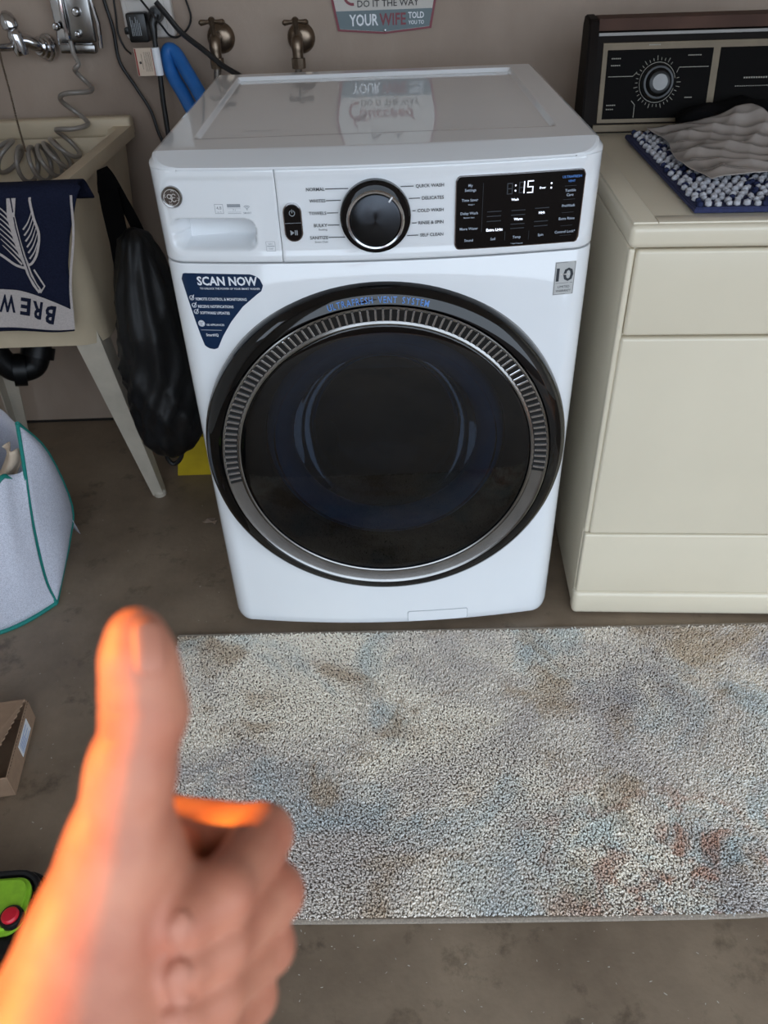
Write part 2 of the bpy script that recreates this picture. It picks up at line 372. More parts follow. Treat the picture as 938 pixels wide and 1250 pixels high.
# ------------------------------------------------------------------ the setting: a garage, open behind the camera
M['ceiling'] = mat('white_ceiling_paint', (236, 232, 224), .8, var=.04, scale=3)
WY = .967                                             # back wall plane
GX0, GX1, GY0, GZ = -1.75, 3.2, -2.05, 2.5
def slab(x0, x1, y0, y1, z0, z1): return rbox(x0, x1, y0, y1, z0, z1, 0)
def slabs(*boxes):
    bm = bmesh.new()
    for b in boxes: rbox(*b, 0, bm=bm)
    return bm
struct('floor', slab(GX0-.12, GX1+.12, GY0-.12, WY+.12, -.1, 0), M['floor'], angle=None)
struct('driveway', slab(-14, 14, -16, GY0-.12, -.12, -.012), mat('dark_asphalt', (62, 60, 58), .9, var=.3, scale=40, spec=.1), angle=None)
struct('side_yard', slab(-14, GX0-.12, GY0-.12, WY+2, -.12, -.012), mat('dark_soil', (72, 66, 54), .95, var=.3, scale=30, spec=.1), angle=None)
struct('wall_back', slab(GX0-.12, GX1+.12, WY, WY+.12, 0, GZ), M['wall'], angle=None)
# left wall with an unseen high window, added to aim low sun at the hand
DY0, DY1, DZ0, DZ1 = -1.75, -.92, 1.30, 2.1
struct('wall_left', slabs((GX0-.12, GX0, DY1, WY, 0, GZ), (GX0-.12, GX0, GY0, DY0, 0, GZ), (GX0-.12, GX0, DY0, DY1, DZ1, GZ), (GX0-.12, GX0, DY0, DY1, 0, DZ0)), M['ceiling'], angle=None)
struct('added_sun_window', slabs((GX0-.10, GX0+.02, DY0, DY0+.04, DZ0, DZ1), (GX0-.10, GX0+.02, DY1-.04, DY1, DZ0, DZ1), (GX0-.10, GX0+.02, DY0+.04, DY1-.04, DZ0, DZ0+.04), (GX0-.10, GX0+.02, DY0+.04, DY1-.04, DZ1-.04, DZ1)), M['plate'], angle=None)
struct('wall_joint_back', slab(GX0, GX1, WY-.004, WY, 0, .007), mat('dark_joint', (26, 22, 20), .9, var=.3), angle=None)  # thin dark strip for the open crack between wall and floor
struct('wall_right', slab(GX1, GX1+.12, GY0, WY, 0, GZ), M['ceiling'], angle=None)
struct('ceiling', slab(GX0-.12, GX1+.12, GY0, WY+.12, GZ, GZ+.1), M['ceiling'], angle=None)
struct('wall_front', slabs((GX0-.12, -.9, GY0-.12, GY0, 0, GZ), (-.9, GX1+.12, GY0-.12, GY0, 2.4, GZ)), M['ceiling'], angle=None)

# ------------------------------------------------------------------ washing machine
Wd, XB, BOW, DEP = .355, .310, .022, .715
def front_y(x):
    ax = abs(x)
    if ax <= XB: return -BOW*(1-(ax/XB)**2)
    t = min(1, (ax-XB)/(Wd-XB)); return .05-.05*math.sqrt(max(0, 1-t*t))
def outline(n_front=40, n_c=12, y_start=None):
    pts = []
    for i in range(n_c+1):
        t = PI/2-PI/2*i/n_c; pts.append((-XB-(Wd-XB)*math.sin(t), .05-.05*math.cos(t)))
    for i in range(1, n_front): x = -XB+2*XB*i/n_front; pts.append((x, front_y(x)))
    for i in range(n_c+1):
        t = PI/2*i/n_c; pts.append((XB+(Wd-XB)*math.sin(t), .05-.05*math.cos(t)))
    pts += [(Wd, .3), (Wd, DEP-.012), (Wd-.012, DEP), (0, DEP), (-Wd+.012, DEP), (-Wd, DEP-.012), (-Wd, .3)]
    return pts
def inset(pts, d):
    n = len(pts); out = []
    for i in range(n):
        a = np.array(pts[i-1]); b = np.array(pts[(i+1) % n]); t = b-a; t /= np.linalg.norm(t); out.append((pts[i][0]-t[1]*d, pts[i][1]+t[0]*d))
    return out
def loft(levels):
    V = []; F = []; n = len(levels[0][0])
    for pts, z in levels: V += [(x, y, z) for x, y in pts]
    for j in range(len(levels)-1):
        for i in range(n): F.append((j*n+i, j*n+(i+1) % n, (j+1)*n+(i+1) % n, (j+1)*n+i))
    F.append(tuple(range(n))[::-1]); F.append(tuple(range((len(levels)-1)*n, len(levels)*n)))
    return fixn(pyd(V, F))
DZ = .471; DYF = -.008; DC = (0, DYF, DZ)                            # door centre height
AX = (0, 1, 0); REF = ((1, 0, 0), (0, 0, 1))
wm = thing('washing_machine', 'white front-load washing machine with round black door and control panel', 'washing machine')
def washer():
    ol = outline()
    body = loft([(inset(ol, .012), .016), (inset(ol, .004), .020), (inset(ol, .001), .028), (ol, .04), (ol, .836), (inset(ol, .0015), .8395), (inset(ol, .006), .8405)])
    bo = obj('body', body, M['white'], wm, angle=None)
    hole = lathe([(1e-5, -.1), (.3, -.1), (.3, .5), (1e-5, .5)], DC, AX, 72, ref=REF)
    ho = obj('cut', hole, None); md = bo.modifiers.new('b', 'BOOLEAN'); md.object = ho; md.operation = 'DIFFERENCE'; md.solver = 'EXACT'
    dg = bpy.context.evaluated_depsgraph_get(); me = bpy.data.meshes.new_from_object(bo.evaluated_get(dg)); bo.modifiers.clear(); bo.data = me
    me.materials.clear(); me.materials.append(M['white'])
    me.polygons.foreach_set('use_smooth', [True]*len(me.polygons)); me.set_sharp_from_angle(angle=math.radians(30))
    bpy.data.objects.remove(ho)
    # upper cabinet behind the control fascia
    obj('upper_cabinet', rbox(-Wd+.001, Wd-.001, .046, DEP, .8405, .99, .004, 2), M['white'], wm)
    # fascia: left drawer front and right control fascia, grids that follow the bowed plan
    S = []; acc = 0; pts = [p for p in outline() if p[1] <= .0501 and True][: 40+2*12+1]
    pts = np.array(pts); seg = np.r_[0, np.cumsum(np.linalg.norm(np.diff(pts, axis=0), axis=1))]; seg -= seg[-1]/2; SM = seg[-1]
    def at_s(s):
        x = np.interp(s, seg, pts[:, 0]); y = np.interp(s, seg, pts[:, 1]); e = .004
        x2, y2 = np.interp(s+e, seg, pts[:, 0]), np.interp(s+e, seg, pts[:, 1]); x1, y1 = np.interp(s-e, seg, pts[:, 0]), np.interp(s-e, seg, pts[:, 1])
        t = np.array([x2-x1, y2-y1]); t /= np.linalg.norm(t); return x, y, t[1], -t[0]
    def s_of_x(x): return float(np.interp(x, pts[:, 0], seg))
    ZB, ZT = .8425, .986
    def disp(x, z, s):
        d = 0.
        # shallow sunk field with rounded ends
        dx = max(abs(s)-.315, 0); dz_ = max(abs(z-.914)-.035, 0); rr = math.hypot(dx/1.0, dz_)
        d -= .0022*(1-sstep(.018, .027, rr))
        # handle pocket of the detergent drawer
        if x < -.16:
            hx, hz = .069, .0245; qx = max(abs(x+.2625)-(hx-.017), 0); qz = max(abs(z-.8855)-(hz-.017), 0); q = math.hypot(qx, qz)
            d -= .052*(1-sstep(.010 if z > .885 else .004, .0185, q))
        # rolled top and bottom edges
        d -= .004*(1-sstep(0, .006, ZT-z))**2+.002*(1-sstep(0, .003, z-ZB))
        return d
    def piece(name, s0, s1, ns, nz):
        us = np.linspace(s0, s1, ns); vs = np.r_[ZB, np.linspace(ZB+.0015, ZB+.004, 3), np.linspace(ZB+.006, ZT-.008, nz), np.linspace(ZT-.006, ZT, 6)]
        def f(u, v):
            x, y, nx, ny = at_s(u); e = min(u-s0, s1-u); d = disp(x, v, u)-(.0015*(1-sstep(0, .0025, e)) if e < .0025 else 0)
            return (x+nx*d, y+ny*d, v)
        us = np.sort(np.r_[us, s0+.0008, s0+.0016, s0+.0026, s1-.0008, s1-.0016, s1-.0026])
        bm = bmesh.new(); bm.from_mesh(grid(f, us, vs)); bmesh.ops.recalc_face_normals(bm, faces=bm.faces)
        if sum(fc.normal.y for fc in bm.faces) > 0: bmesh.ops.reverse_faces(bm, faces=bm.faces)
        return obj(name, bm, M['white'], wm, angle=60)
    sc = s_of_x(-.1545)
    drw = piece('detergent_drawer', -SM, sc-.0005, 110, 70)
    obj('seam_backing', rbox(-.156, -.153, -.008, .046, .843, .985, 0), M['light_grey_print'], wm, angle=None)
    fas = piece('control_fascia', sc+.0005, SM, 90, 26)
    # lid
    hw = lambda y: XB+(Wd-XB)*math.sqrt(max(0, 1-((.05-max(y, 0))/.05)**2)) if y < .05 else Wd
    ys = np.r_[0, .002, .006, .012, .02, .03, .04, .046, .05, .054, .06, np.linspace(.075, .155, 14), np.linspace(.17, DEP-.09, 12), np.linspace(DEP-.07, DEP-.03, 26), DEP-.02, DEP-.01, DEP-.004, DEP]
    h = np.r_[np.linspace(0, .74, 14), np.linspace(.78, .87, 26), .93, .95, .965, .98, .99, 1.0]; us = np.r_[-h[::-1], h[1:]]
    def top(u, y):
        x = u*hw(y); yy = y+(front_y(x) if abs(x) <= XB else 0)*(1-sstep(0, .12, y))
        z = .987+.0145*min(1, y/.05)+.0127*max(0, y-.05)/.66
        ed = min((1-abs(u))*Wd, DEP-y); z -= .012*(1-sstep(0, .011, ed))**1.5
        sx_ = 1-sstep(.290, .298, abs(x)); sy_ = sstep(.115, .15, y)*(1-sstep(DEP-.052, DEP-.043, y))
        return (x, yy, z-.0075*sx_*sy_)
    bm = bmesh.new(); bm.from_mesh(grid(top, us, ys)); bmesh.ops.recalc_face_normals(bm, faces=bm.faces)
    if sum(fc.normal.z for fc in bm.faces) < 0: bmesh.ops.reverse_faces(bm, faces=bm.faces)
    be = [e for e in bm.edges if e.is_boundary]; r = bmesh.ops.extrude_edge_only(bm, edges=be)
    for v in [g for g in r['geom'] if isinstance(g, bmesh.types.BMVert)]: v.co.z = .984
    bmesh.ops.recalc_face_normals(bm, faces=bm.faces)
    obj('lid', bm, M['white'], wm, angle=13)
    sf = lambda off: (lambda x, z: (x, front_y(x)-off, z))
    # energy-label scratch strip on the lid
    p = Print(lambda a, b: (a, b, .9965+.0127*(b-.05)/.66)); p.rect(-.225, -.16, .182, .185); p.make('lid_label', M['light_grey_print'], wm)
    # knob
    kc = (-.003, -BOW, .912)
    kb = obj('knob', lathe([(.0, -.026), (.036, -.026), (.0385, -.0245), (.039, -.02), (.039, -.008)], kc, AX, 64, ref=REF), None, wm)
    km = mat('spun_dark_metal', (62, 64, 68), .26, 1., var=.1); b = km.node_tree.nodes['Principled BSDF']; b.inputs['Anisotropic'].default_value = .9
    tn = km.node_tree.nodes.new('ShaderNodeTangent'); tn.direction_type = 'RADIAL'; tn.axis = 'Y'; km.node_tree.links.new(tn.outputs[0], b.inputs['Tangent'])
    # knob data is moved so that its own origin is the axis
    kb.data.transform(Matrix.Translation(Vector(kc)*-1)); kb.location = kc; kb.data.materials.append(km)
    kr = obj('knob_ring', lathe([(.0385, -.021), (.040, -.0255), (.0425, -.026), (.0445, -.024), (.045, -.014), (.045, -.004)], kc, AX, 64, ref=REF), M['chrome'], wm)
    obj('knob_base', lathe([(.0445, -.010), (.052, -.010), (.0545, -.008), (.0552, -.004), (.0552, .004)], kc, AX, 64, ref=REF), M['gloss_black'], wm)
    a = math.radians(52); ind = rbox(-.0013, .0013, -.0275, -.0245, .034, .0435, .0005, 1); bmesh.ops.rotate(ind, verts=ind.verts, cent=(0, 0, 0), matrix=Matrix.Rotation(a-PI/2, 3, 'Y').inverted().to_3x3() if False else Matrix.Rotation(PI/2-a, 3, 'Y'))
    bmesh.ops.translate(ind, verts=ind.verts, vec=kc); obj('knob_indicator', ind, M['white_print'], kr)
    # cycle names with leader lines
    f0 = sf(-.0008+.0022-.0010); p = Print(lambda a_, b_: f0(a_, b_+.003))
    L = [('NORMAL', .951), ('WHITES', .934), ('TOWELS', .9155), ('BULKY', .897), ('SANITIZE', .878)]
    for i, (t, z) in enumerate(L):
        p.text(t, -.079, z, .0050, 'r', bold=.012)
    p.text('Bedding', -.0795, .8905, .0030, 'r', bold=0.); p.text('Steam Clean', -.0795, .8715, .0030, 'r', bold=0.)
    RW = {}
    for i, (t, z) in enumerate([('QUICK WASH', .951), ('DELICATES', .933), ('COLD WASH', .9145), ('RINSE & SPIN', .896), ('SELF CLEAN', .877)]):
        p.text(t, .103, z, .0050, 'r', bold=.012); wv = text_xy(t, .012)[0]; RW[z] = .103-(wv[:, 0].max()-wv[:, 0].min())*.0050/.72-.003
    for z in (.951, .934, .9155, .897, .878):
        r_ = .058; dx = math.sqrt(max(r_*r_-(z-.909)**2, .0003)) if abs(z-.909) < .056 else .02
        p.rect(-.078, -.003-dx, z-.0006, z+.0006); zr = min(RW, key=lambda q_: abs(q_-z)); p.rect(-.003+dx, RW[zr], zr-.0006, zr+.0006)
    p.make('leader_lines', M['grey_print'], fas)
    # power / start buttons
    obj('button_bezel', prism(rrect(-.1465, -.1175, .876, .935, .0142, 8), front_y(-.132)-.003, front_y(-.132)+.006, .001), M['chrome'], fas)
    bt = obj('start_button', prism(rrect(-.1448, -.1192, .8778, .9332, .0126, 8), front_y(-.132)-.0045, front_y(-.132)+.006, .0008), M['gloss_black'], wm)
    p = Print(lambda a, b: (a, front_y(-.132)-.0048, b)); p.ring(-.132, .9205, .0042, .001, PI*.62, PI*2.38); p.rect(-.1325, -.1315, .9205, .9262)
    p.rect(-.1446, -.1194, .9052, .9058); p.poly([(-.1372, .8868), (-.1372, .8948), (-.1312, .8908)]); p.rect(-.1302, -.1288, .887, .8945); p.rect(-.1275, -.1261, .887, .8945)
    p.make('button_symbols', M['light_grey_print'], bt)
    # display
    def strip(outl, off, th, name, m, par, ncol=24):
        xs = sorted(set([x for x, _ in outl])); x0, x1 = xs[0], xs[-1]; xs = np.linspace(x0, x1, ncol*3)
        P = np.array(outl+[outl[0]])
        def cut(x):
            zs = []
            for a, b in zip(P[:-1], P[1:]):
                if (a[0]-x)*(b[0]-x) <= 0 and a[0] != b[0]: zs.append(a[1]+(b[1]-a[1])*(x-a[0])/(b[0]-a[0]))
            return min(zs), max(zs)
        V = []; 
        for i, x in enumerate(xs):
            lo, hi = cut(min(max(x, x0+1e-5), x1-1e-5)); V += [(x, front_y(x)-off, lo), (x, front_y(x)-off, hi), (x, front_y(x)-off+th, lo), (x, front_y(x)-off+th, hi)]
        F = []
        for i in range(len(xs)-1):
            a = 4*i; b = a+4; F += [(a, b, b+1, a+1), (a, a+2, b+2, b), (a+1, b+1, b+3, a+3)]
        n = 4*(len(xs)-1); F += [(0, 1, 3, 2), (n, n+2, n+3, n+1)]
        return obj(name, fixn(pyd(V, F)), m, par, angle=40)
    dsp = strip(rrect(.1225, .3215, .855, .964, .007), .0016, .004, 'display_panel', M['gloss_black'], wm)
    strip(rrect(.121, .323, .8535, .9655, .008), .0006, .003, 'display_bezel', M['chrome'], fas)
    X = lambda u: .1225+(u-88)/(838-88)*.199; Z = lambda v, u=460: .964-(v-(70-(u-88)*.04))/(430)*.109
    pw = Print(sf(.0020)); pd = Print(sf(.0020)); pg = Print(sf(.00195)); pb = Print(sf(.0020))
    def T(P_, s, u, v, h=14, bold=.012, al='c'): P_.text(s, X(u), Z(v, u), h/430*.109, al, bold=bold)
    T(pd, 'My', 168, 117, 16); T(pd, 'Settings', 168, 144, 16); T(pd, 'Time Saver', 167, 202, 16); T(pd, 'Wash +', 176, 229, 9); T(pd, 'Delay Wash', 165, 280, 16); T(pd, 'Remote Start', 165, 306, 9)
    T(pd, 'More Water', 166, 373, 16); T(pd, 'Sound', 167, 445, 16); T(pd, 'Soil', 313, 439, 16); T(pd, 'Temp', 457, 430, 16); T(pd, 'Spin', 603, 421, 16); T(pd, '* Hold 3 Seconds', 460, 470, 8)
    T(pd, 'Tumble', 760, 158, 16); T(pd, 'Care', 760, 184, 16); T(pd, 'PreWash', 757, 248, 16); T(pd, 'Extra Rinse', 755, 326, 16); T(pd, 'Control Lock*', 752, 407, 16)
    T(pb, 'ULTRAFRESH', 762, 78, 15); T(pb, 'VENT', 762, 104, 13)
    T(pw, 'Wash', 432, 203, 14, .03); T(pw, 'Warm', 459, 320, 15, .03); T(pw, 'High', 599, 285, 15, .03); T(pw, 'Extra Light', 320, 382, 17, .03); T(pw, 'Door', 592, 138, 12, .03)
    def seg7(P_, u, v, w_, h_, on):
        t = 6; x0, x1, y0, y1 = u-w_/2, u+w_/2, v-h_/2, v+h_/2
        R = {'a': (x0, x1, y0, y0+t), 'g': (x0, x1, v-t/2, v+t/2), 'd': (x0, x1, y1-t, y1), 'f': (x0, x0+t, y0, v), 'b': (x1-t, x1, y0, v), 'e': (x0, x0+t, v, y1), 'c': (x1-t, x1, v, y1)}
        for k in on: a, b_, c, d = R[k]; P_.rect(X(a), X(b_), Z(d, u), Z(c, u))
    seg7(pg, 398, 140, 34, 66, 'abcdefg'); seg7(pg, 468, 134, 34, 66, 'adefg'); seg7(pw, 468, 134, 34, 70, 'bc'); seg7(pw, 518, 131, 36, 72, 'afgcd')
    pw.disc(X(431), Z(122, 431), .0013); pw.disc(X(431), Z(152, 431), .0013); pw.disc(X(642), Z(114, 642), .0014); pw.disc(X(642), Z(140, 642), .0014)
    for u in (385, 530): pg.rect(X(u)-.0003, X(u)+.0003, Z(450, u), Z(395, u))
    pg.rect(X(242)-.0003, X(242)+.0003, Z(395, 242), Z(105, 242))
    for v in (132, 212, 290, 370, 430): pg.rect(X(722), X(792), Z(v, 757)-.0003, Z(v, 757)+.0003)
    for u, vs in ((313, (272, 300, 330)), (457, (268, 295, 350, 376)), (599, (258, 338, 366))):
        for v in vs: pg.rect(X(u-42), X(u+42), Z(v, u)-.0007, Z(v, u)+.0007)
    pw.make('lit_segments', M['lit'], dsp); pd.make('touch_key_marks', M['dim'], dsp); pg.make('unlit_segments', M['ghost'], dsp); pb.make('blue_marks', M['blue_print'], dsp)
    # drawer front marks: capacity, energy label, wifi, square mark
    p = Print(sf(-.0022+.0003))
    def frame(P_, a0, a1, b0, b1, t=.0006):
        P_.rect(a0, a1, b0, b0+t); P_.rect(a0, a1, b1-t, b1); P_.rect(a0, a0+t, b0, b1); P_.rect(a1-t, a1, b0, b1)
    frame(p, -.2535, -.240, .919, .9335); p.text('4.8', -.2468, .9278, .0048, bold=.01); p.text('cu. ft.', -.2468, .9218, .0024, bold=0)
    p.rect(-.2335, -.2125, .9285, .9335); p.text('7.1', -.223, .9245, .0032, bold=0); p.rect(-.2335, -.2125, .9190, .9196); p.rect(-.2335, -.2125, .9212, .9216); p.rect(-.2335, -.2125, .9265, .9268)
    for r_ in (.0025, .0045, .0065): p.ring(-.2025, .9245, r_, .0009, PI*.25, PI*.75, 8)
    p.disc(-.2025, .9250, .0009, 8); p.text('SMART', -.2025, .9200, .003, bold=.01)
    frame(p, -.1795, -.1645, .8600, .8755, .0005); p.rect(-.178, -.166, .8675, .8685); p.text('NFC', -.172, .8715, .0028, bold=0); p.text('TAP', -.172, .8640, .0028, bold=0)
    p.make('drawer_marks', M['light_grey_print'], drw)
    # round maker's badge with a monogram
    yb = front_y(-.318)
    bd = obj('badge', lathe([(0, -.004), (.0135, -.004), (.0150, -.0045), (.0160, -.0035), (.0162, .0025)], (-.318, yb, .945), AX, 40, ref=REF), M['brushed'], wm)
    obj('badge_field', lathe([(0, -.0043), (.0128, -.0043), (.0131, -.0035)], (-.318, yb, .945), AX, 40, ref=REF), mat('badge_bronze', (96, 86, 80), .35, .8, var=.15), bd)
    p = Print(lambda a, b: (a-.318, yb-.0046, b+.945)); p.ring(0, 0, .0121, .0007)
    for k in range(4):
        a = PI/4+PI/2*k; p.ring(.0095*math.cos(a+.5), .0095*math.sin(a+.5), .0018, .0007, a-1.2, a+2.8, 8)
    p.ring(-.0034, .0018, .0030, .0010, .3, 2*PI-.2, 14); p.ring(-.0028, -.0042, .0026, .0009, -2.6, 1.8, 12); p.stroke([(-.0006, .0052), (-.0003, -.004)], .001)
    p.ring(.0036, .0024, .0028, .0010, .2, PI*1.5, 12); p.ring(.0036, -.0030, .0031, .0010, PI*.5, 2*PI-.3, 12); p.stroke([(.0025, -.0002), (.0058, -.0002)], .0008)
    p.make('badge_monogram', M['plate'], bd)
    # warranty label
    strip([(.2895, .766), (.3245, .766), (.3245, .822), (.2895, .822)], .0006, .0008, 'warranty_label', mat('silver_label', (190, 190, 188), .35, var=.05), wm, 4)
    p = Print(sf(.0010)); p.text('10', .307, .801, .022, width=.029, bold=.02); frame(p, .2905, .3235, .767, .821, .0005); p.text('LIMITED', .307, .780, .0042, width=.02, bold=0.); p.text('WARRANTY', .307, .773, .0042, width=.026, bold=0.); p.rect(.2925, .3215, .786, .7865)
    p.make('warranty_marks', M['grey_print'], wm)
    p = Print(sf(.0013)); p.rect(.3000, .3140, .8002, .8020); p.make('warranty_band', M['plate'], wm)
    p = Print(sf(.0015)); p.text('YEAR', .307, .8011, .0014, width=.010, bold=0.02); p.make('warranty_year', M['grey_print'], wm)
    # navy sticker
    U = lambda u: -.3285+(u-140)/(643-140)*.136; Vz = lambda v: .8245-(v-655)/(1120-655)*.135
    outl = [(150, 662), (165, 655), (575, 660), (610, 672), (635, 695), (643, 725), (641, 750), (600, 776), (500, 850), (410, 945), (340, 1040), (296, 1115), (270, 1121), (235, 1116), (212, 1098), (190, 1000), (165, 850), (148, 745), (140, 690)]
    st = strip([(U(a), Vz(b)) for a, b in outl], .0005, .0008, 'scan_sticker', M['navy'], wm, 12)
    p = Print(sf(.0009)); p.text('SCAN NOW', U(237), Vz(698), .0145, 'l', width=.1015, bold=.03); p.text('TO UNLOCK THE POWER OF YOUR SMART WASHER', U(247), Vz(743), .0034, 'l', width=.1015, bold=.01)
    for t, v, w_ in (('REMOTE CONTROL & MONITORING', 806, .087), ('RECEIVE NOTIFICATIONS', 851, .061), ('SOFTWARE UPDATES', 890, .051)):
        u0 = 208+(v-806)*.15; p.text(t, U(u0), Vz(v), .0048, 'l', width=w_, bold=.015); p.ring(U(u0-24), Vz(v-6), .0037, .0008); p.stroke([(U(u0-34), Vz(v-8)), (U(u0-26), Vz(v+3)), (U(u0-8), Vz(v-24))], .0012)
    p.text('GE APPLIANCES', U(248), Vz(964), .0036, 'l', width=.031, bold=.01); p.disc(U(217), Vz(957), .0058)
    p.rect(U(206), U(340), Vz(999), Vz(997)); p.text('SmartHQ', U(234), Vz(1028), .0050, 'l', width=.0215, bold=.02); p.make('sticker_marks', M['white_print'], st)
    p = Print(sf(.0012)); p.ring(U(217), Vz(957), .0046, .0004); p.ring(U(212), Vz(955), .0016, .0006, .3, 6, 10); p.ring(U(222), Vz(955), .0016, .0006, .3, 5, 10); p.ring(U(217), Vz(964), .0012, .0005, 0, 5, 8)
    p.make('sticker_monogram', M['navy'], st)
    # service flap: a thin outline and a slightly proud flap
    strip(rrect(.0360, .1700, .025, .0556, .0048), .0006, .003, 'service_flap_seam', M['light_grey_print'], wm)
    fl = strip(rrect(.037, .169, .026, .0545, .004), .0012, .004, 'service_flap', M['white'], wm)
    for sx_ in (-1, 1):
        for yy in (.06, .62): obj('foot', lathe([(.0, 0), (.022, 0), (.024, .006), (.012, .008), (.012, .03)], (sx_*.29, yy, 0), (0, 0, 1), 20), M['satin_black'], wm)
    # ---- door
    dr = obj('door', lathe([(.300, .03), (.337, .03), (.3378, -.002), (.3365, -.014), (.332, -.024), (.3245, -.031), (.315, -.0355), (.3065, -.037), (.3045, -.035), (.303, -.02)], DC, AX, 128, ref=REF), M['gloss_black'], wm)
    obj('door_edge_trim', lathe([(.3385, .004), (.3395, -.001), (.3385, -.006), (.3372, -.009)], DC, AX, 128, ref=REF), M['brushed'], dr)
    obj('chrome_ring', lathe([(.3035, -.03), (.3032, -.0385), (.3015, -.0398), (.2995, -.0385), (.2965, -.037), (.278, -.0335), (.2755, -.035), (.273, -.0362), (.2705, -.035), (.270, -.02)], DC, AX, 128, ref=REF), M['brushed'], dr)
    A0, A1, NF = math.radians(-6), math.radians(187), 78
    obj('vent_band', lathe([(.2995, -.030), (.2992, -.0382), (.277, -.0345), (.2765, -.03)], DC, AX, 96, A0-.01, A1+.01, ref=REF), M['satin_black'], dr)
    fm = bpy.data.meshes.new('vent_fin'); bm = rbox(.2775, .2988, -.0021, .0021, -.0012, .0022, .0008, 1)
    for v in bm.verts: v.co.z += (v.co.x-.2775)/.0213*.0038
    # fin local frame: x radial, y tangential, z outward (toward the room)
    bm.to_mesh(fm); bm.free(); fm.materials.append(M['chrome'])
    for i in range(NF):
        a = A0+(A1-A0)*(i+.5)/NF; o = bpy.data.objects.new('vent_fin', fm); COL.objects.link(o); o.parent = dr
        rx = Vector((math.cos(a), 0, math.sin(a))); rt = Vector((-math.sin(a), 0, math.cos(a))); rz = Vector((0, -1, 0))
        o.matrix_local = Matrix([[rx[k], rt[k], rz[k], (0, -.0348+DYF, DZ)[k]] for k in range(3)]+[[0, 0, 0, 1]])
    gl = obj('door_glass', lathe([(.2705, -.031)]+[(.2695*math.cos(t), -.033-.004*math.sin(t)) for t in np.linspace(.05, PI/2, 14)], DC, AX, 96, ref=REF), M['door_glass'], dr, angle=180)
    obj('inner_frame', lathe([(.270, -.02), (.262, .0), (.236, .012), (.232, .03)], DC, AX, 96, ref=REF), M['satin_black'], dr, angle=60)
    obj('glass_bowl', lathe([(.215, .02), (.2, .035), (.185, .08), (.165, .13), (.12, .16), (.0, .172)], DC, AX, 64, ref=REF), M['bowl_glass'], dr, angle=180)
    gk = [(.205+.026*math.cos(t), .052+.03*math.sin(t)) for t in np.linspace(0, 2*PI, 17)]
    obj('gasket', lathe(gk, DC, AX, 80, ref=REF), M['gasket'], wm, angle=180)
    obj('gasket_lip', lathe([(.298, .02), (.27, .045), (.235, .05), (.228, .06)], DC, AX, 80, ref=REF), M['satin_black'], wm, angle=180)
    obj('drum', lathe([(.262, .09), (.255, .1), (.255, .42), (.2, .44), (.0, .45)], DC, AX, 64, ref=REF), M['drum'], wm, angle=50)
    for k in range(3):
        a = PI/2+2*PI*k/3+.4; pth = [(.235*math.cos(a), y_, DZ+.235*math.sin(a)) for y_ in np.linspace(.13, .41, 8)]
        obj('drum_paddle', tube(pth, [.012]+[.028]*6+[.014], 10), M['satin_black'], wm)
    bez_y = lambda r_: float(np.interp(r_, [.3065, .315, .3245, .332], [-.037, -.0355, -.031, -.024]))
    # arc lettering on the bezel
    Vv = []; P_ = None; s = 'ULTRAFRESH VENT SYSTEM'; rad = .3150; size = .0102
    wds = []
    for ch in s:
        if ch == ' ': wds.append(.6)
        else: v, f = text_xy(ch, .01); wds.append(v[:, 0].max()-v[:, 0].min()+.16)
    tot = sum(wds); span = .170/rad; acc = -.5; cur = 0; p = None; allV = []; allF = []
    for ch, w_ in zip(s, wds):
        mid = (cur+w_/2)/tot-.5; cur += w_
        if ch == ' ': continue
        th = PI/2-mid*span+.012; ca, sa = math.cos(th), math.sin(th)
        v, f = text_xy(ch, .01); x = (v[:, 0]-(v[:, 0].max()+v[:, 0].min())/2)*span*rad/tot; y = (v[:, 1]-.36)*size/.72
        o = len(allV)
        for a, b in zip(x, y): r_ = rad+b; px, pz = ca*r_+sa*a, sa*r_-ca*a; allV.append((px, bez_y(r_)-.0022+DYF, DZ+pz))
        allF += [tuple(i+o for i in q) for q in f]
    obj('door_lettering', pyd(allV, allF), M['blue_print'], dr, angle=None)
washer()

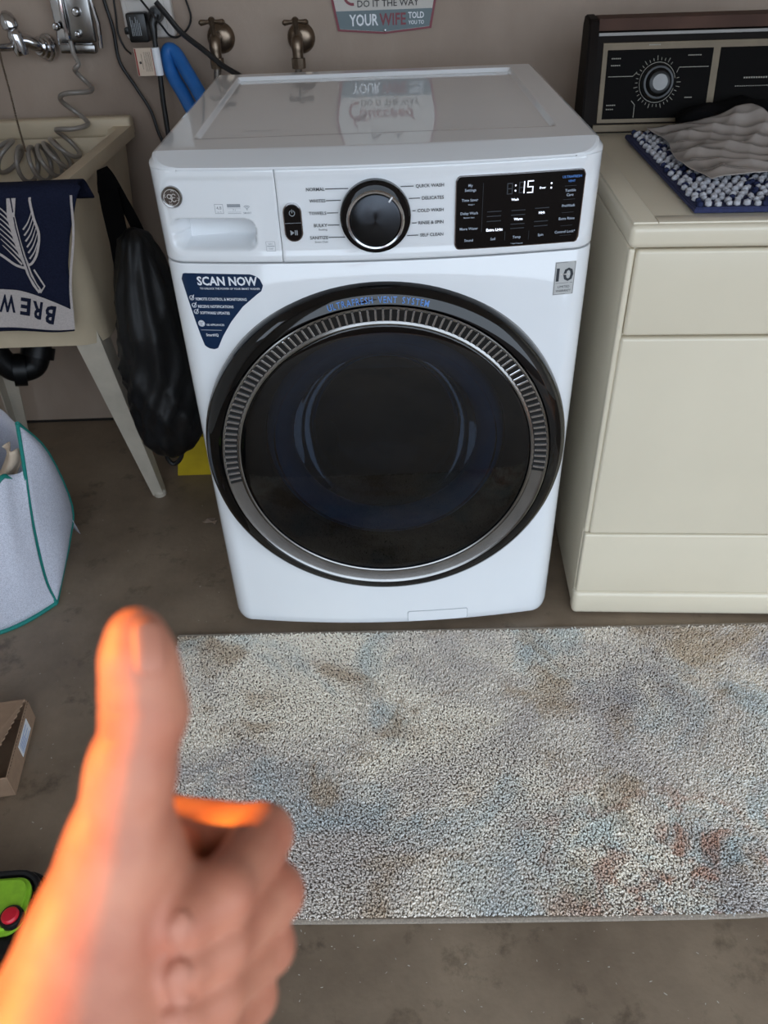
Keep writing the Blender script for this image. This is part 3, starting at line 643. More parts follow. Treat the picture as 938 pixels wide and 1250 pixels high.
# ------------------------------------------------------------------ old clothes dryer with console
dy = thing('clothes_dryer', 'old almond clothes dryer with plain front panels and dark dial console', 'dryer', (.412, .012, 0), math.radians(-3.5))
def dryer():
    A = M['almond']; WX = .69; DP = .72
    obj('body', rbox(.0, WX, .012, DP, .012, .836, .006, 3), A, dy)
    # lid top: slab with a rolled rim and sunk work surface
    V = lambda b: b
    obj('top_panel', rbox(-.004, WX+.004, -.010, DP, .837, .8745, .010, 4), A, dy)
    for i, (z0, z1, nm, x0) in enumerate(((.682, .833, 'upper_front_panel', .012), (.236, .678, 'drop_door', .010))):
        obj(nm, rbox(x0, WX-x0, -.004, .02, z0, z1, .006, 3), A, dy)
    for sx in (0, 1):
        obj('corner_strip', rbox((.0, WX-.012)[sx]+.0005, (.012, WX)[sx]-.0005, .002, .03, .236, .833, .004, 3), A, dy)
    obj('kick_panel', rbox(.002, WX-.002, -.003, .02, .070, .2335, .005, 3), A, dy)
    obj('toe_board', rbox(-.002, WX+.002, -.006, .03, .004, .069, .012, 4), A, dy)
    # scratch marks
    # sunk lid field: thin raised border on the top panel
    for (x0, x1, y0, y1) in ((.0, .040, .0, .63), (.040, WX-.04, .0, .034), (WX-.04, WX, .0, .63)):
        obj('top_rim', rbox(x0, x1, y0, y1, .872, .8775, .0025, 2), A, dy)
    # console: profile extruded along x
    prof = [(.655, .874), (.6905, 1.075), (.6935, 1.083), (.752, 1.092), (.762, 1.08), (.762, .874)]
    def ext(x0, x1, pr, bev=.002):
        n = len(pr); vv = [(x, y, z) for x in (x0, x1) for y, z in pr]; ff = [tuple(range(n)), tuple(range(2*n-1, n-1, -1))]+[(i, n+i, n+(i+1) % n, (i+1) % n) for i in range(n)]
        bm = bmesh.new(); bm.from_mesh(pyd(vv, ff)); bmesh.ops.recalc_face_normals(bm, faces=bm.faces); bmesh.ops.bevel(bm, geom=bm.edges[:], offset=bev, segments=2, affect='EDGES'); return bm
    cs = obj('console', ext(.034, WX-.034, [(.659, .8745), (.6935, 1.066), (.70, 1.07), (.75, 1.074), (.755, .8745)]), M['brown_black'], dy)
    for x0, x1 in ((.012, .034), (WX-.034, WX-.012)): obj('console_end', ext(x0, x1, [(.640, .8745), (.682, 1.086), (.69, 1.094), (.752, 1.098), (.764, 1.08), (.764, .8745)], .003), M['brown_black'], dy)
    obj('wood_trim', ext(.034, WX-.034, [(.692, 1.071), (.696, 1.093), (.752, 1.096), (.756, 1.074)], .0015), M['wood'], dy)
    def cy(z): return .659+(z-.8745)/(1.066-.8745)*.0345
    def face(name, x0, x1, z0, z1, off, th, m, par, bev=.0006):
        bm = rbox(x0, x1, 0, th, z0, z1, bev, 1)
        for v in bm.verts: v.co.y += cy(v.co.z)-off
        return obj(name, bm, m, par)
    face('bright_strip', .036, WX-.036, 1.0615, 1.068, .003, .004, M['plate'] if False else mat('dull_bright_trim', (120, 116, 112), .45, .6), cs)
    fr = face('gold_frame', .048, WX-.036, .895, 1.049, .0022, .004, M['gold'], cs)
    face('dial_panel', .0585, .285, .903, 1.0355, .0032, .004, M['cons_black'], cs)
    face('name_panel', .300, WX-.04, .903, 1.0355, .0032, .004, M['cons_black'], cs)
    face('foot_trim', .040, WX-.036, .878, .892, .004, .006, M['gold'], cs)
    ax = Vector((0, -1, .178)).normalized()
    def at(x, z, off): return Vector((x, cy(z), z))+ax*off
    kc = at(.172, .972, .003)
    kn = obj('dial_knob', lathe([(.036, 0), (.0355, .010), (.032, .014), (.028, .0145), (.022, .024), (.0165, .026), (.0, .0265)], kc, ax, 48), M['satin_black'], dy)
    obj('dial_cap', lathe([(.0165, .0262), (.0160, .0280), (.0, .0288)], kc, ax, 40), mat('dial_cap_metal', (120, 118, 116), .45, .7), kn)
    p = Print(lambda a, b: tuple(at(a, b, .0036)))
    p.ring(.172, .972, .0385, .0011, .2, PI*1.9, 50, 1.0)
    for k in range(34):
        a = 2*PI*k/34
        if .3 < (a % (2*PI)) < .75: continue
        r0, r1 = .042, .0475 if k % 3 else .051; p.stroke([(.172+r0*math.cos(a), .972+r0*math.sin(a)), (.172+r1*math.cos(a), .972+r1*math.sin(a))], .0011)
    p.stroke([(.064, .985), (.118, .985), (.126, .993)], .0013); p.stroke([(.212, .990), (.216, 1.0), (.279, 1.0)], .0013); p.stroke([(.128, .905), (.128, .93), (.12, .938)], .0013)
    for (x0, x1, z) in ((.068, .090, 1.019), (.068, .090, 1.006), (.232, .262, 1.022), (.066, .088, .930), (.066, .086, .922), (.236, .254, .942), (.146, .172, 1.043)): 
        n = int((x1-x0)/.0042)
        for k in range(n): p.rect(x0+k*.0042, x0+k*.0042+.003, z-.0011, z+.0011)
    for k in range(10): p.rect(.358+k*.0052, .358+k*.0052+.0036, .9755, .9785)
    for k in range(16): p.rect(.342+k*.0048, .342+k*.0048+.003, .9605, .962)
    p.make('console_marks', M['cons_print'], cs)
dryer()

# ------------------------------------------------------------------ rug
RX0, RX1, RY0, RY1 = -.485, 1.06, -.672, -.040
rug = thing('rug', 'grey abstract rug with blue and rust patches in front of the appliances', 'rug', ((RX0+RX1)/2, (RY0+RY1)/2, 0), math.radians(-.8))
def make_rug():
    hx, hy = (RX1-RX0)/2, (RY1-RY0)/2; M_ = M['rug']
    obj('rug_backing', rbox(-hx+.002, hx-.002, -hy+.002, hy-.002, .0, .006, .002, 2), mat('rug_backing', (120, 112, 104), .9), rug)
    pth = smooth_path([(-hx, -hy+.004, .005), (-hx*.3, -hy, .005), (hx*.3, -hy+.001, .005), (hx*.42, -hy+.005, .007), (hx*.5, -hy+.001, .005), (hx, -hy+.003, .005)], 12)
    bind = mat('rug_binding', (150, 138, 124), .85, var=.35, scale=350)
    obj('edge_binding', tube(pth, .0052, 8), bind, rug); obj('edge_binding', tube([(-hx, hy, .005), (hx, hy, .005)], .0052, 8), bind, rug)
    sp = .0031; nx = int(2*hx/sp); ny = int(2*hy/sp)
    gx, gy = np.meshgrid((np.arange(nx)+.5)/nx*2-1, (np.arange(ny)+.5)/ny*2-1); px = gx.ravel()*(hx-.001); py = gy.ravel()*(hy-.003); n = len(px)
    px += rng.uniform(-.0016, .0016, n); py += rng.uniform(-.0016, .0016, n)
    # slow lean field so that the pile reads as combed in drifts
    fx = .0022*np.sin(px*11+3*np.sin(py*7))+rng.normal(0, .0019, n); fy = .0022*np.sin(py*13+2*np.sin(px*9)+1)-.0008+rng.normal(0, .0019, n)
    h = .0115+rng.normal(0, .0015, n); a0 = rng.uniform(0, 2*PI, n); r = .0019
    V = np.zeros((n, 7, 3))
    for k in range(3):
        a = a0+k*2*PI/3; V[:, k, 0] = px+r*np.cos(a); V[:, k, 1] = py+r*np.sin(a); V[:, k, 2] = .004
        V[:, 3+k, 0] = px+fx*.7+r*1.1*np.cos(a); V[:, 3+k, 1] = py+fy*.7+r*1.1*np.sin(a); V[:, 3+k, 2] = h*.86
    V[:, 6, 0] = px+fx; V[:, 6, 1] = py+fy; V[:, 6, 2] = h
    b = np.arange(n)[:, None]*7; T = [(0, 1, 4), (0, 4, 3), (1, 2, 5), (1, 5, 4), (2, 0, 3), (2, 3, 5), (3, 4, 6), (4, 5, 6), (5, 3, 6)]
    F = np.concatenate([b+np.array(t)[None] for t in T]); me = bpy.data.meshes.new('pile')
    me.vertices.add(n*7); me.vertices.foreach_set('co', V.reshape(-1)); me.loops.add(len(F)*3); me.loops.foreach_set('vertex_index', F.reshape(-1).astype(np.int32))
    me.polygons.add(len(F)); me.polygons.foreach_set('loop_start', np.arange(0, len(F)*3, 3, dtype=np.int32)); me.polygons.foreach_set('loop_total', np.full(len(F), 3, dtype=np.int32)); me.update(); me.validate()
    o = obj('pile', me, M_, rug, angle=180); o['kind'] = 'stuff'
make_rug()

# ------------------------------------------------------------------ utility sink
SX0, SX1, SY0, SY1, SZ = -1.185, -.615, .330, .935, .885
sink = thing('utility_sink', 'cream fibreglass utility sink on splayed steel legs against the wall', 'sink', ((SX0+SX1)/2, (SY0+SY1)/2, 0))
def make_sink():
    hx, hy = (SX1-SX0)/2, (SY1-SY0)/2
    def ring(x, y, z, r, dy=0):
        return [(a, b+dy, z) for a, b in rrect(-x, x, -y, y, r, 5)]
    L = [ring(hx*.80, hy*.66, .495, .05, .03), ring(hx*.86, hy*.71, .50, .06, .03), ring(hx*.93, hy*.90, .78, .06, .0), ring(hx*.945, hy*.92, .855, .05), ring(hx, hy, .858, .035), ring(hx*1.003, hy*1.003, .875, .035), ring(hx*.995, hy*.995, SZ, .033),
         ring(hx*.90, hy*.90, SZ, .05), ring(hx*.885, hy*.885, SZ-.006, .055), ring(hx*.86, hy*.84, .78, .06, .0), ring(hx*.76, hy*.62, .53, .08, .03), ring(hx*.70, hy*.56, .518, .07, .03)]
    n = len(L[0]); V = [p for l in L for p in l]; F = [(j*n+i, j*n+(i+1) % n, (j+1)*n+(i+1) % n, (j+1)*n+i) for j in range(len(L)-1) for i in range(n)]
    F += [tuple(range(n))[::-1], tuple(range((len(L)-1)*n, len(L)*n))]
    obj('basin', fixn(pyd(V, F)), M['tub'], sink, angle=50)
    obj('back_ledge', rbox(-hx*.99, hx*.99, hy*.86, hy*.99, .86, .905, .008, 3), M['tub'], sink)
    cx, cyy = (SX0+SX1)/2, (SY0+SY1)/2
    for sx, sy in ((1, -1), (-1, -1), (1, 1), (-1, 1)):
        tx, ty = sx*hx*.80, sy*hy*.66+.02; bx, by = sx*hx*.93, sy*hy*.60+.01
        if sx == 1 and sy == -1: bx, by = -.633-cx, .522-cyy
        if sx == -1 and sy == 1: bx, by = -1.155-cx, .85-cyy
        # an angle-iron leg that narrows downward
        bm = bmesh.new()
        for a, b in (((sx*.058, 0), (0, 0)), ((0, sy*.0), (0, -sy*.05))): pass
        V = []
        for (x, y, z, w_) in ((tx, ty, .56, .066), (bx, by, .004, .030)):
            V += [(x, y, z), (x-sx*w_, y, z), (x-sx*w_, y-sy*.004, z), (x-sx*.004, y-sy*.004, z), (x-sx*.004, y-sy*w_, z), (x, y-sy*w_, z)]
        F = [(i, (i+1) % 6, 6+(i+1) % 6, 6+i) for i in range(6)]+[tuple(range(6))[::-1], tuple(range(6, 12))]
        lg = obj('leg', fixn(pyd(V, F)), M['tubwhite'], sink, angle=20)
        obj('leg_foot', lathe([(.0, 0), (.017, 0), (.018, .012), (.012, .02)], (bx-sx*.013, by-sy*.012, 0), (0, 0, 1), 14), M['tubwhite'], lg)
    # black drain trap
    P = smooth_path([(-.10, .03, .515), (-.10, .03, .44), (-.10, .03, .39), (-.075, .04, .345), (-.03, .06, .345), (-.01, .08, .39), (-.01, .14, .42), (-.01, .26, .425)], 8)
    P = [(x-.02, y-.02, z) for x, y, z in P]
    tr = obj('drain_trap', tube(P, .033, 16), M['pipe_black'], sink)
    for q in ((8, .042), (26, .044), (38, .043)):
        i, r = q; d = Vector(P[i+1])-Vector(P[i]); d.normalize(); obj('slip_nut', lathe([(.026, -.016), (r, -.016), (r, .016), (.026, .016)], P[i], d, 20), M['pipe_black'], tr, angle=50)
    obj('drain_rim', lathe([(.0, .001), (.03, .001), (.034, .004), (.038, .0)], (-.12, .01, .518), (0, 0, 1), 24), M['chrome'], sink)
make_sink()

# towel draped over the sink's front rim
def make_towel():
    X0, X1 = -1.13, -.668; ZR = SZ+.006
    # path down: (y, z) from inside the rim over it and down the outer face
    pth = smooth_path([(.410, .845), (.380, .883), (.357, .891), (.330, .889), (.317, .872), (.325, .83), (.344, .75), (.367, .655), (.388, .568)], 8); pth = np.array(pth)
    sl = np.r_[0, np.cumsum(np.linalg.norm(np.diff(pth, axis=0), axis=1))]; LT = sl[-1]
    i0 = 4*8
    # the photographed right edge, as points on the hanging plane
    pa, pb = np.array([.317, .872]), np.array([.388, .568]); sl_k = (pb[0]-pa[0])/(pb[1]-pa[1])
    def plane(a, b):
        d = ray(a, b); t = (pa[0]+sl_k*(CAM[2]-pa[1])-CAM[1])/(d[1]-sl_k*d[2]); return CAM+d*t
    E = np.array([plane(a, b)[[0, 2]] for a, b in ((97, 228), (93, 250), (86, 290), (84, 322), (87, 360), (90, 396))])[::-1]
    xe = lambda z: float(np.interp(z, E[:, 1], E[:, 0]))
    def f(x, s, off=0.):
        s = min(max(s, 0), LT); y = np.interp(s, sl, pth[:, 0]); z = np.interp(s, sl, pth[:, 1]); fr = s/LT
        y += .003*math.sin(x*38+2*s)*fr-.003*fr; z += .003*math.sin(x*21+1)*fr
        return (x, y-.004-off, z+off*.3)
    def ft(u, v):
        z = float(np.interp(v, sl, pth[:, 1])) if v > .1 else .872
        return f(X0+u*(xe(z)-X0), v)
    bm = thicken(grid(ft, np.linspace(0, 1, 60), np.linspace(0, LT, 50)), .004)
    o = obj('towel', bm, M['cloth_navy'], None, angle=180); tag(o, 'navy terry towel with a pale feather print hanging over sink rim', 'towel')
    OFF = .0046
    # map of the photo onto towel: a = pixel x, b = pixel y (towel front), linear fit
    def S(a, b):
        p = plane(a, b); return p[0], float(np.interp(-p[2], -pth[32:, 1], sl[32:]))
    fn = lambda a, b: f(*S(a, b), OFF); pr = Print(fn)
    # pale hem band with upside-down lettering
    for i in range(48):
        a0, a1 = -70+i*162/48, -70+(i+1)*162/48; tb = lambda a: 352+ (max(0, a-20)/70)**1.6*24 if a > 20 else 352
        for k in range(4):
            l0, l1 = [tb(a0)+(399-tb(a0))*q/4 for q in (k, k+1)]; r0, r1 = [tb(a1)+(399-tb(a1))*q/4 for q in (k, k+1)]
            pr.poly([(a0, l0), (a1, r0), (a1, r1), (a0, l1)])
    pr.stroke([(90+2*math.sin(b*.05), b) for b in np.linspace(238, 399, 20)], 3)
    # feather outline, quill and barbs
    pr.stroke([(8, 222), (16, 262), (24, 292), (31, 312), (36, 322)], 11, 6)
    pr.stroke(smooth_path([(34, 222), (43, 262), (50, 284), (48, 306), (42, 318), (36, 321)], 6), 3.0)
    pr.stroke(smooth_path([(36, 325), (22, 321), (8, 312), (-8, 302), (-22, 290)], 6), 3.0)
    pr.stroke([(34, 318), (38, 330), (45, 344), (52, 353)], 6.5, 5.5); pr.stroke([(52, 354), (57, 346), (44, 326)], 2, 2)
    for k in range(8):
        b = 248+k*8; a = 12+(b-236)*.26; pr.stroke(smooth_path([(a, b+16), (a-10, b+6), (a-24, b-4-k*.4)], 3), 2.4, .8)
    for k in range(6):
        b = 266+k*7; a = 18+(b-236)*.23; pr.stroke(smooth_path([(a+6, b+12), (a+12, b+3), (a+17, b-12)], 3), 2.2, .8)
    pr.make('pale_print', M['cloth_pale'], o)
    pq = Print(lambda a, b: f(*S(a, b), OFF+.0006))
    pq.stroke([(15, 240), (22, 275), (31, 308), (40, 334), (50, 350)], 1.6, 1.2)
    for ch, a, b, r in (('B', 63, 381, -.16), ('R', 48, 376, -.13), ('E', 32, 372.5, -.08), ('W', 12, 370, -.03), ('I', -5, 369, 0)):
        v, fc = text_xy(ch, .035); v = v.copy(); v[:, 0] -= v[:, 0].mean(); wch = v[:, 0].max()-v[:, 0].min(); k = 21/.72; sx = (12.5 if ch not in 'WI' else (19 if ch == 'W' else 5))/wch
        X = -v[:, 0]*sx; Y = (v[:, 1]-.36)*k; c, s_ = math.cos(-r), math.sin(-r)
        ob = len(pq.V)
        for x, y in zip(X, Y): pq.V.append(pq.fn(a+x*c-y*s_, b+x*s_+y*c))
        pq.F += [tuple(i+ob for i in q) for q in fc]
    pq.make('hem_lettering', M['cloth_navy'], o)
make_towel()

# ------------------------------------------------------------------ wall: sign, taps, outlet, cords
def make_sign():
    cx = .029; t = thing('wall_sign', 'cream and grey metal sign with dark red border on the wall', 'sign', (cx, WY, 1.05))
    half = [(0, .005), (.114, .014), (.1265, .078), (.132, .105), (.126, .14), (.113, .192), (0, .200)]
    ol = [(x, z) for x, z in half]+[(-x, z) for x, z in half[::-1] if x]
    obj('sign_plate', prism(ol, -.004, -.001, 0), M['sign_red'], t, angle=None)
    inn = [(x*.955, .1025+(z-.1025)*.955) for x, z in ol]; obj('sign_face', prism(inn, -.005, -.003, 0), M['sign_cream'], t, angle=None)
    zl = .055; xl = .114+(zl-.014)/(.064)*.0125
    low = [(0, .0101), (.1088, .0186), (xl*.955, zl), (-xl*.955, zl), (-.1088, .0186)]; obj('sign_band', prism(low, -.0056, -.004, 0), M['sign_grey'], t, angle=None)
    f = lambda a, b: (a, -.006, b); p = Print(f)
    p.text('YOUR', -.050, .036, .024, width=.070, bold=.02); p.text('TOLD', .077, .0425, .013, width=.038, bold=.02); p.text('YOU TO', .077, .0275, .008, width=.038, bold=.015); p.make('pale_marks', M['white_print'], t)
    p = Print(f); p.text('WIFE', .020, .036, .025, width=.064, bold=.02)
    p.ring(-.075, .088, .020, .006, PI*.1, PI*1.55, 16); p.ring(-.073, .112, .012, .006, PI*.6, PI*1.9, 12); p.text("Succeed", -.002, .100, .028, width=.135, bold=.02, shear=.25); p.make('red_flourish', M['sign_red'], t)
    p = Print(f); p.text('DO IT THE WAY', .010, .069, .014, width=.148, bold=.01); p.text("Don't", .0, .150, .026, width=.085, bold=.03, shear=.15); p.make('dark_marks', M['dark_print'], t)
    obj('sign_nail', lathe([(.0, -.010), (.003, -.009), (.0035, -.004)], (0, 0, .0125), (0, 1, 0), 10), M['chrome'], t)
make_sign()

def make_tap(px, name_label, hose_end):
    c = on_y(px, 45, WY); c[1] = WY; t = thing('hose_tap', name_label, 'tap', tuple(c), 0, 'washing machine supply taps')
    obj('escutcheon', lathe([(.034, 0), (.033, .006), (.026, .014), (.016, .018), (.0, .018)], (.006, 0, -.002), (0, -1, 0), 28), M['old_brass'], t)
    b = obj('tap_body', tube(smooth_path([(0, -.01, 0), (0, -.045, .004), (0, -.06, .0), (0, -.066, -.018), (0, -.067, -.045)], 5), [.012]*10+[.014]*6+[.013]*5, 14), M['old_brass'], t)
    obj('tap_nut', lathe([(.010, -.012), (.0165, -.012), (.0165, .010), (.010, .012)], (0, -.067, -.047), (0, 0, 1), 8), M['old_brass'], t, angle=20)
    obj('tap_stem', tube([(0, -.058, .0), (0, -.066, .035)], .006, 10), M['old_brass'], b)
    hp = [(-.031, -.067, .036), (-.026, -.067, .036), (-.012, -.067, .037), (0, -.067, .038), (.012, -.067, .037), (.026, -.067, .036), (.031, -.067, .036)]
    h = obj('cross_handle', tube(hp, [.003, .0068, .0045, .0055, .0045, .0068, .003], 10), M['old_brass'], t)
    obj('handle_screw', lathe([(.008, -.006), (.008, .006), (.004, .009), (0, .009)], (0, -.067, .038), (0, -.3, 1), 12), M['old_brass'], h)
    hs = smooth_path([(0, -.067, -.05), (-.004, -.068, -.12), (hose_end, -.07, -.35), (hose_end, -.06, -.6)], 10)
    obj('braided_hose', tube(hs, .0088, 12), M['braid'], t)
make_tap(267, 'tarnished brass wall tap with cross handle nearest the blue hose', .02)
make_tap(365, 'tarnished brass wall tap with cross handle nearest the metal sign', .01)

def make_outlet():
    c = on_y(186, 8, WY); t = thing('power_outlet', 'white wall outlet box behind stacked black plugs', 'outlet', (c[0]-.01, WY, c[2]))
    obj('cover_plate', rbox(-.058, .060, -.028, 0, -.062, .09, .006, 3), M['plate'], t)
    obj('outlet_face', rbox(-.045, .045, -.031, -.02, -.045, .07, .003, 2), M['plate'], t)
    ad = tag(obj('power_adapter', merge([]) if False else rbox(-.040, .006, -.075, -.032, -.066, -.006, .005, 2), M['satin_black'], None, loc=(c[0]-.01, WY, c[2])), 'black block power adapter with fine white print plugged into outlet', 'adapter')
    p = Print(lambda a, b: (a, -.0754, b))
    for k in range(6): p.rect(-.030+k*.004, -.0285+k*.004, -.052, -.014-(k % 3)*.006)
    p.make('adapter_print', M['light_grey_print'], ad)
    obj('adapter_wing', rbox(-.052, -.038, -.065, -.045, -.050, -.035, .004, 2), M['satin_black'], ad)
    u = tag(obj('power_adapter', rbox(-.040, .012, -.068, -.032, .022, .075, .006, 2), M['satin_black'], None, loc=(c[0]-.01, WY, c[2])), 'black power adapter in the upper socket of the outlet', 'adapter')
    # washer plug with a paper tag on its cord
    O = Vector((c[0]-.01, WY, c[2])); W = lambda x, y, z: tuple(O+Vector((x, y, z)))
    pg = thing('power_cable', 'thick black power cord with a pale paper warning tag', 'cord', W(.02, -.05, -.04))
    R = lambda x, y, z: (x-.02, y+.05, z+.04)
    obj('plug', merge([lathe([(.0, -.03), (.015, -.028), (.018, -.01), (.016, .006), (0, .008)], R(.028, -.04, -.012), (0, 1, 0), 18)]), M['satin_black'], pg)
    obj('plug_neck', tube([R(.028, -.062, -.012), R(.020, -.07, -.03), R(.019, -.072, -.06)], [.012, .010, .007], 12), M['satin_black'], pg)
    cp = smooth_path([R(.019, -.072, -.05), R(.018, -.075, -.12), R(.014, -.08, -.21), R(.018, -.09, -.33), R(.05, -.09, -.55), R(.12, -.08, -.75)], 8)
    obj('cord', tube(cp, .0062, 10), M['cord'], pg)
    tg = obj('warning_tag', rbox(*[R(a, 0, 0)[0] for a in (-.032, .0275)], R(0, -.086, 0)[1], R(0, -.0845, 0)[1], R(0, 0, -.134)[2], R(0, 0, -.076)[2], 0), M['paper'], pg, angle=None)
    pr = Print(lambda a, b: (R(a, 0, 0)[0], R(0, -.0864, 0)[1], R(0, 0, b)[2])); pr.rect(-.031, -.028, -.133, -.077); pr.rect(.009, .011, -.133, -.077); pr.make('tag_bars', M['red_print'], tg)
    pr = Print(lambda a, b: (R(a, 0, 0)[0], R(0, -.0864, 0)[1], R(0, 0, b)[2])); pr.disc(-.021, -.106, .003, 10); pr.rect(-.017, -.0162, -.12, -.088)
    for k in range(5): pr.rect(-.010+k*.0035, -.0092+k*.0035, -.125, -.084)
    pr.make('tag_print', M['dark_print'], tg)
    obj('tag_fold', tube([R(.019, -.083, -.134), R(.019, -.083, -.076)], .0095, 14), M['white_print'], tg)
    def cord(label, pts, r, Y=.93):
        P = [tuple(on_y(x, y, Yk)) for x, y, Yk in pts]; o = obj('cable', tube(smooth_path(P, 8), r, 8), M['cord'], None); tag(o, label, 'cable'); return o
    cord('slim black cable running down the wall left of the paper tag', [(118, -40, .955), (127, 0, .955), (138, 35, .955), (146, 75, .955), (165, 105, .952), (184, 135, .945), (195, 165, .93), (215, 205, .9)], .0042)
    cord('thin dark cable curving behind the block adapter', [(134, -30, .962), (141, 15, .962), (144, 40, .962), (152, 58, .96), (160, 66, .95)], .0022)
    cord('thick black cable slanting from the outlet toward the tap', [(190, 2, .88), (205, 20, .885), (222, 40, .89), (250, 62, .88), (272, 80, .87), (300, 97, .84), (330, 120, .80)], .0062)
    cord('thin black cable looping past the outlet beside the tap', [(172, 0, .882), (185, 16, .868), (198, 32, .872), (207, 43, .915), (217, 45, .93), (229, 35, .955), (233, 20, .957), (227, 0, .957), (220, -20, .957)], .0024)
make_outlet()
def blue_hose():
    P = [(275, 175, .80), (248, 122, .84), (226, 84, .90), (215, 66, .925), (207, 61, .93), (204, 68, .925), (206, 80, .915), (214, 98, .90), (228, 122, .87), (262, 190, .82)]
    o = obj('drain_hose', tube(smooth_path([tuple(on_y(*p)) for p in P], 8), .0165, 16), M['hose_blue'], None); tag(o, 'blue rubber hose looping up behind the white washing machine', 'hose')
blue_hose()

# faucet, chrome hose fitting, chain
def make_faucet():
    t = thing('faucet', 'chrome wall faucet with lever cap above the utility sink', 'faucet', tuple(on_y(57, 62, WY)))
    o = np.array(t.location); q = lambda x, y, Y: tuple(on_y(x, y, Y)-o)
    for k, (x, y, Y, r) in enumerate(((58, 58, .955, .030), (54, 58, .94, .026), (49, 57, .925, .022))):
        obj('flange', lathe([(.0, -.006), (r*.8, -.006), (r, -.002), (r, .004), (r*.8, .008), (0, .008)], q(x, y, Y), (.5, .8, -.1), 28), M['chrome'], t)
    obj('faucet_arm', tube(smooth_path([q(52, 58, .93), q(42, 54, .91), (q(32, 50, .90)), q(22, 50, .89)], 5), .015, 14), M['chrome'], t)
    b = obj('valve_body', lathe([(.0, -.03), (.014, -.03), (.017, -.02), (.016, .0), (.018, .012), (.015, .02), (.012, .024)], q(21, 50, .885), (-.15, 0, 1), 24), M['chrome'], t)
    obj('valve_cap', lathe([(.012, .022), (.019, .028), (.020, .040), (.015, .054), (.006, .062), (.0, .063)], q(21, 50, .885), (-.22, 0, 1), 24), M['chrome'], b)
    obj('spout', tube(smooth_path([q(20, 56, .885), q(8, 58, .87), q(-12, 60, .83), q(-40, 66, .78), q(-52, 84, .76)], 6), .009, 12), M['chrome'], t)
make_faucet()
def make_sprayer():
    t = thing('hose_bracket', 'chrome wall bracket with knobs holding a coiled grey hose', 'hose bracket', tuple(on_y(92, 40, WY)))
    o = np.array(t.location); q = lambda x, y, Y: Vector(on_y(x, y, Y)-o)
    # leaning chrome housing: a bevelled box in its own tilted frame
    p0, p1 = q(95, 58, .93), q(80, -18, .93); d = (p1-p0); Ln = d.length; d.normalize(); xx = d.cross(Vector((0, 1, 0))).normalized()*-1; yy = Vector((0, 1, 0))
    if xx.x < 0: xx = -xx
    Mx = Matrix([[xx[k], yy[k], d[k], p0[k]] for k in range(3)]+[[0, 0, 0, 1]])
    def part(name, bm, m, par=t):
        if isinstance(bm, bpy.types.Mesh): bm.transform(Mx); return obj(name, bm, m, par)
        bm.transform(Mx); return obj(name, bm, m, par)
    h = part('bracket_housing', rbox(-.045, .04, -.005, .03, 0, Ln, .006, 3), M['chrome'])
    part('bracket_plate', rbox(-.015, .052, -.018, -.003, .012, Ln*.96, .005, 3), M['brushed'])
    part('bracket_rail', tube([(-.012, -.02, .02), (-.012, -.026, .06), (-.012, -.02, Ln)], .006, 10), M['chrome'])
    part('bracket_rail', tube([(.058, -.005, .0), (.062, -.008, .05), (.05, -.01, Ln)], .005, 10), M['chrome'])
    for (x, z, r) in ((-.034, .045, .009), (-.028, .11, .012), (.014, .03, .008), (.02, .075, .010), (.012, .115, .013), (-.02, .15, .013), (.03, .155, .011)):
        part('knob', lathe([(.0, -.012), (r*.7, -.011), (r, -.005), (r, .004), (r*.7, .008)], (x, -.02, z), (0, 1, 0), 14), M['chrome'])
    part('lower_clip', rbox(-.04, .045, -.012, .012, -.012, .008, .004, 2), M['brushed'])
    # coiled hose hanging from the bracket into the sink
    ax = [(86, 50, .915), (90, 66, .91), (98, 82, .90), (95, 100, .89), (92, 120, .88), (90, 142, .87), (88, 160, .86), (80, 180, .85), (62, 196, .84), (40, 201, .84), (22, 199, .84), (6, 190, .84), (-8, 176, .84), (-24, 168, .84)]
    A = [Vector(p) for p in smooth_path([q(*a) for a in ax], 24)]; n = len(A); pts = []; ph = 0; prevx = None
    for i, p in enumerate(A):
        dd = (A[min(i+1, n-1)]-A[max(i-1, 0)]); stp = dd.length/2; dd.normalize()
        if prevx is None: x = basis(dd)[0]
        else: x = (prevx-dd*prevx.dot(dd)).normalized()
        prevx = x; y = dd.cross(x); f = i/n
        rad = .034*sstep(.12, .22, f)+.006*sstep(.5, .62, f); pitch = .082-.056*sstep(.45, .56, f)+.020*sstep(.62, .75, f)
        nsub = max(1, int(2*PI*stp/pitch/.35)+1); nxt = A[min(i+1, n-1)]
        for k in range(nsub):
            ph += 2*PI*stp/pitch/nsub; pp = p.lerp(nxt, k/nsub); pts.append(pp+(x*math.cos(ph)+y*math.sin(ph))*rad)
    obj('coiled_hose', tube(pts, .0058, 8), M['coil'], t, angle=180)
    # ball chain
    P = [on_y(x, y, Y) for x, y, Y in ((-3, 50, .86), (2, 75, .85), (12, 112, .85), (22, 152, .84), (31, 184, .80))]; P = smooth_path(P, 14)
    ch = thing('ball_chain', 'thin grey ball chain hanging beside the coiled hose into sink', 'chain', tuple(P[-1])); o2 = np.array(ch.location)
    bm = bmesh.new()
    for p in P[::1]: bmesh.ops.create_icosphere(bm, subdivisions=1, radius=.0030, matrix=Matrix.Translation(Vector(p-o2)))
    b = obj('chain_beads', bm, M['old_brass'], ch, angle=180); b['kind'] = 'stuff'
    obj('chain_cord', tube([p-o2 for p in P], .0012, 6), M['old_brass'], ch)
make_sprayer()

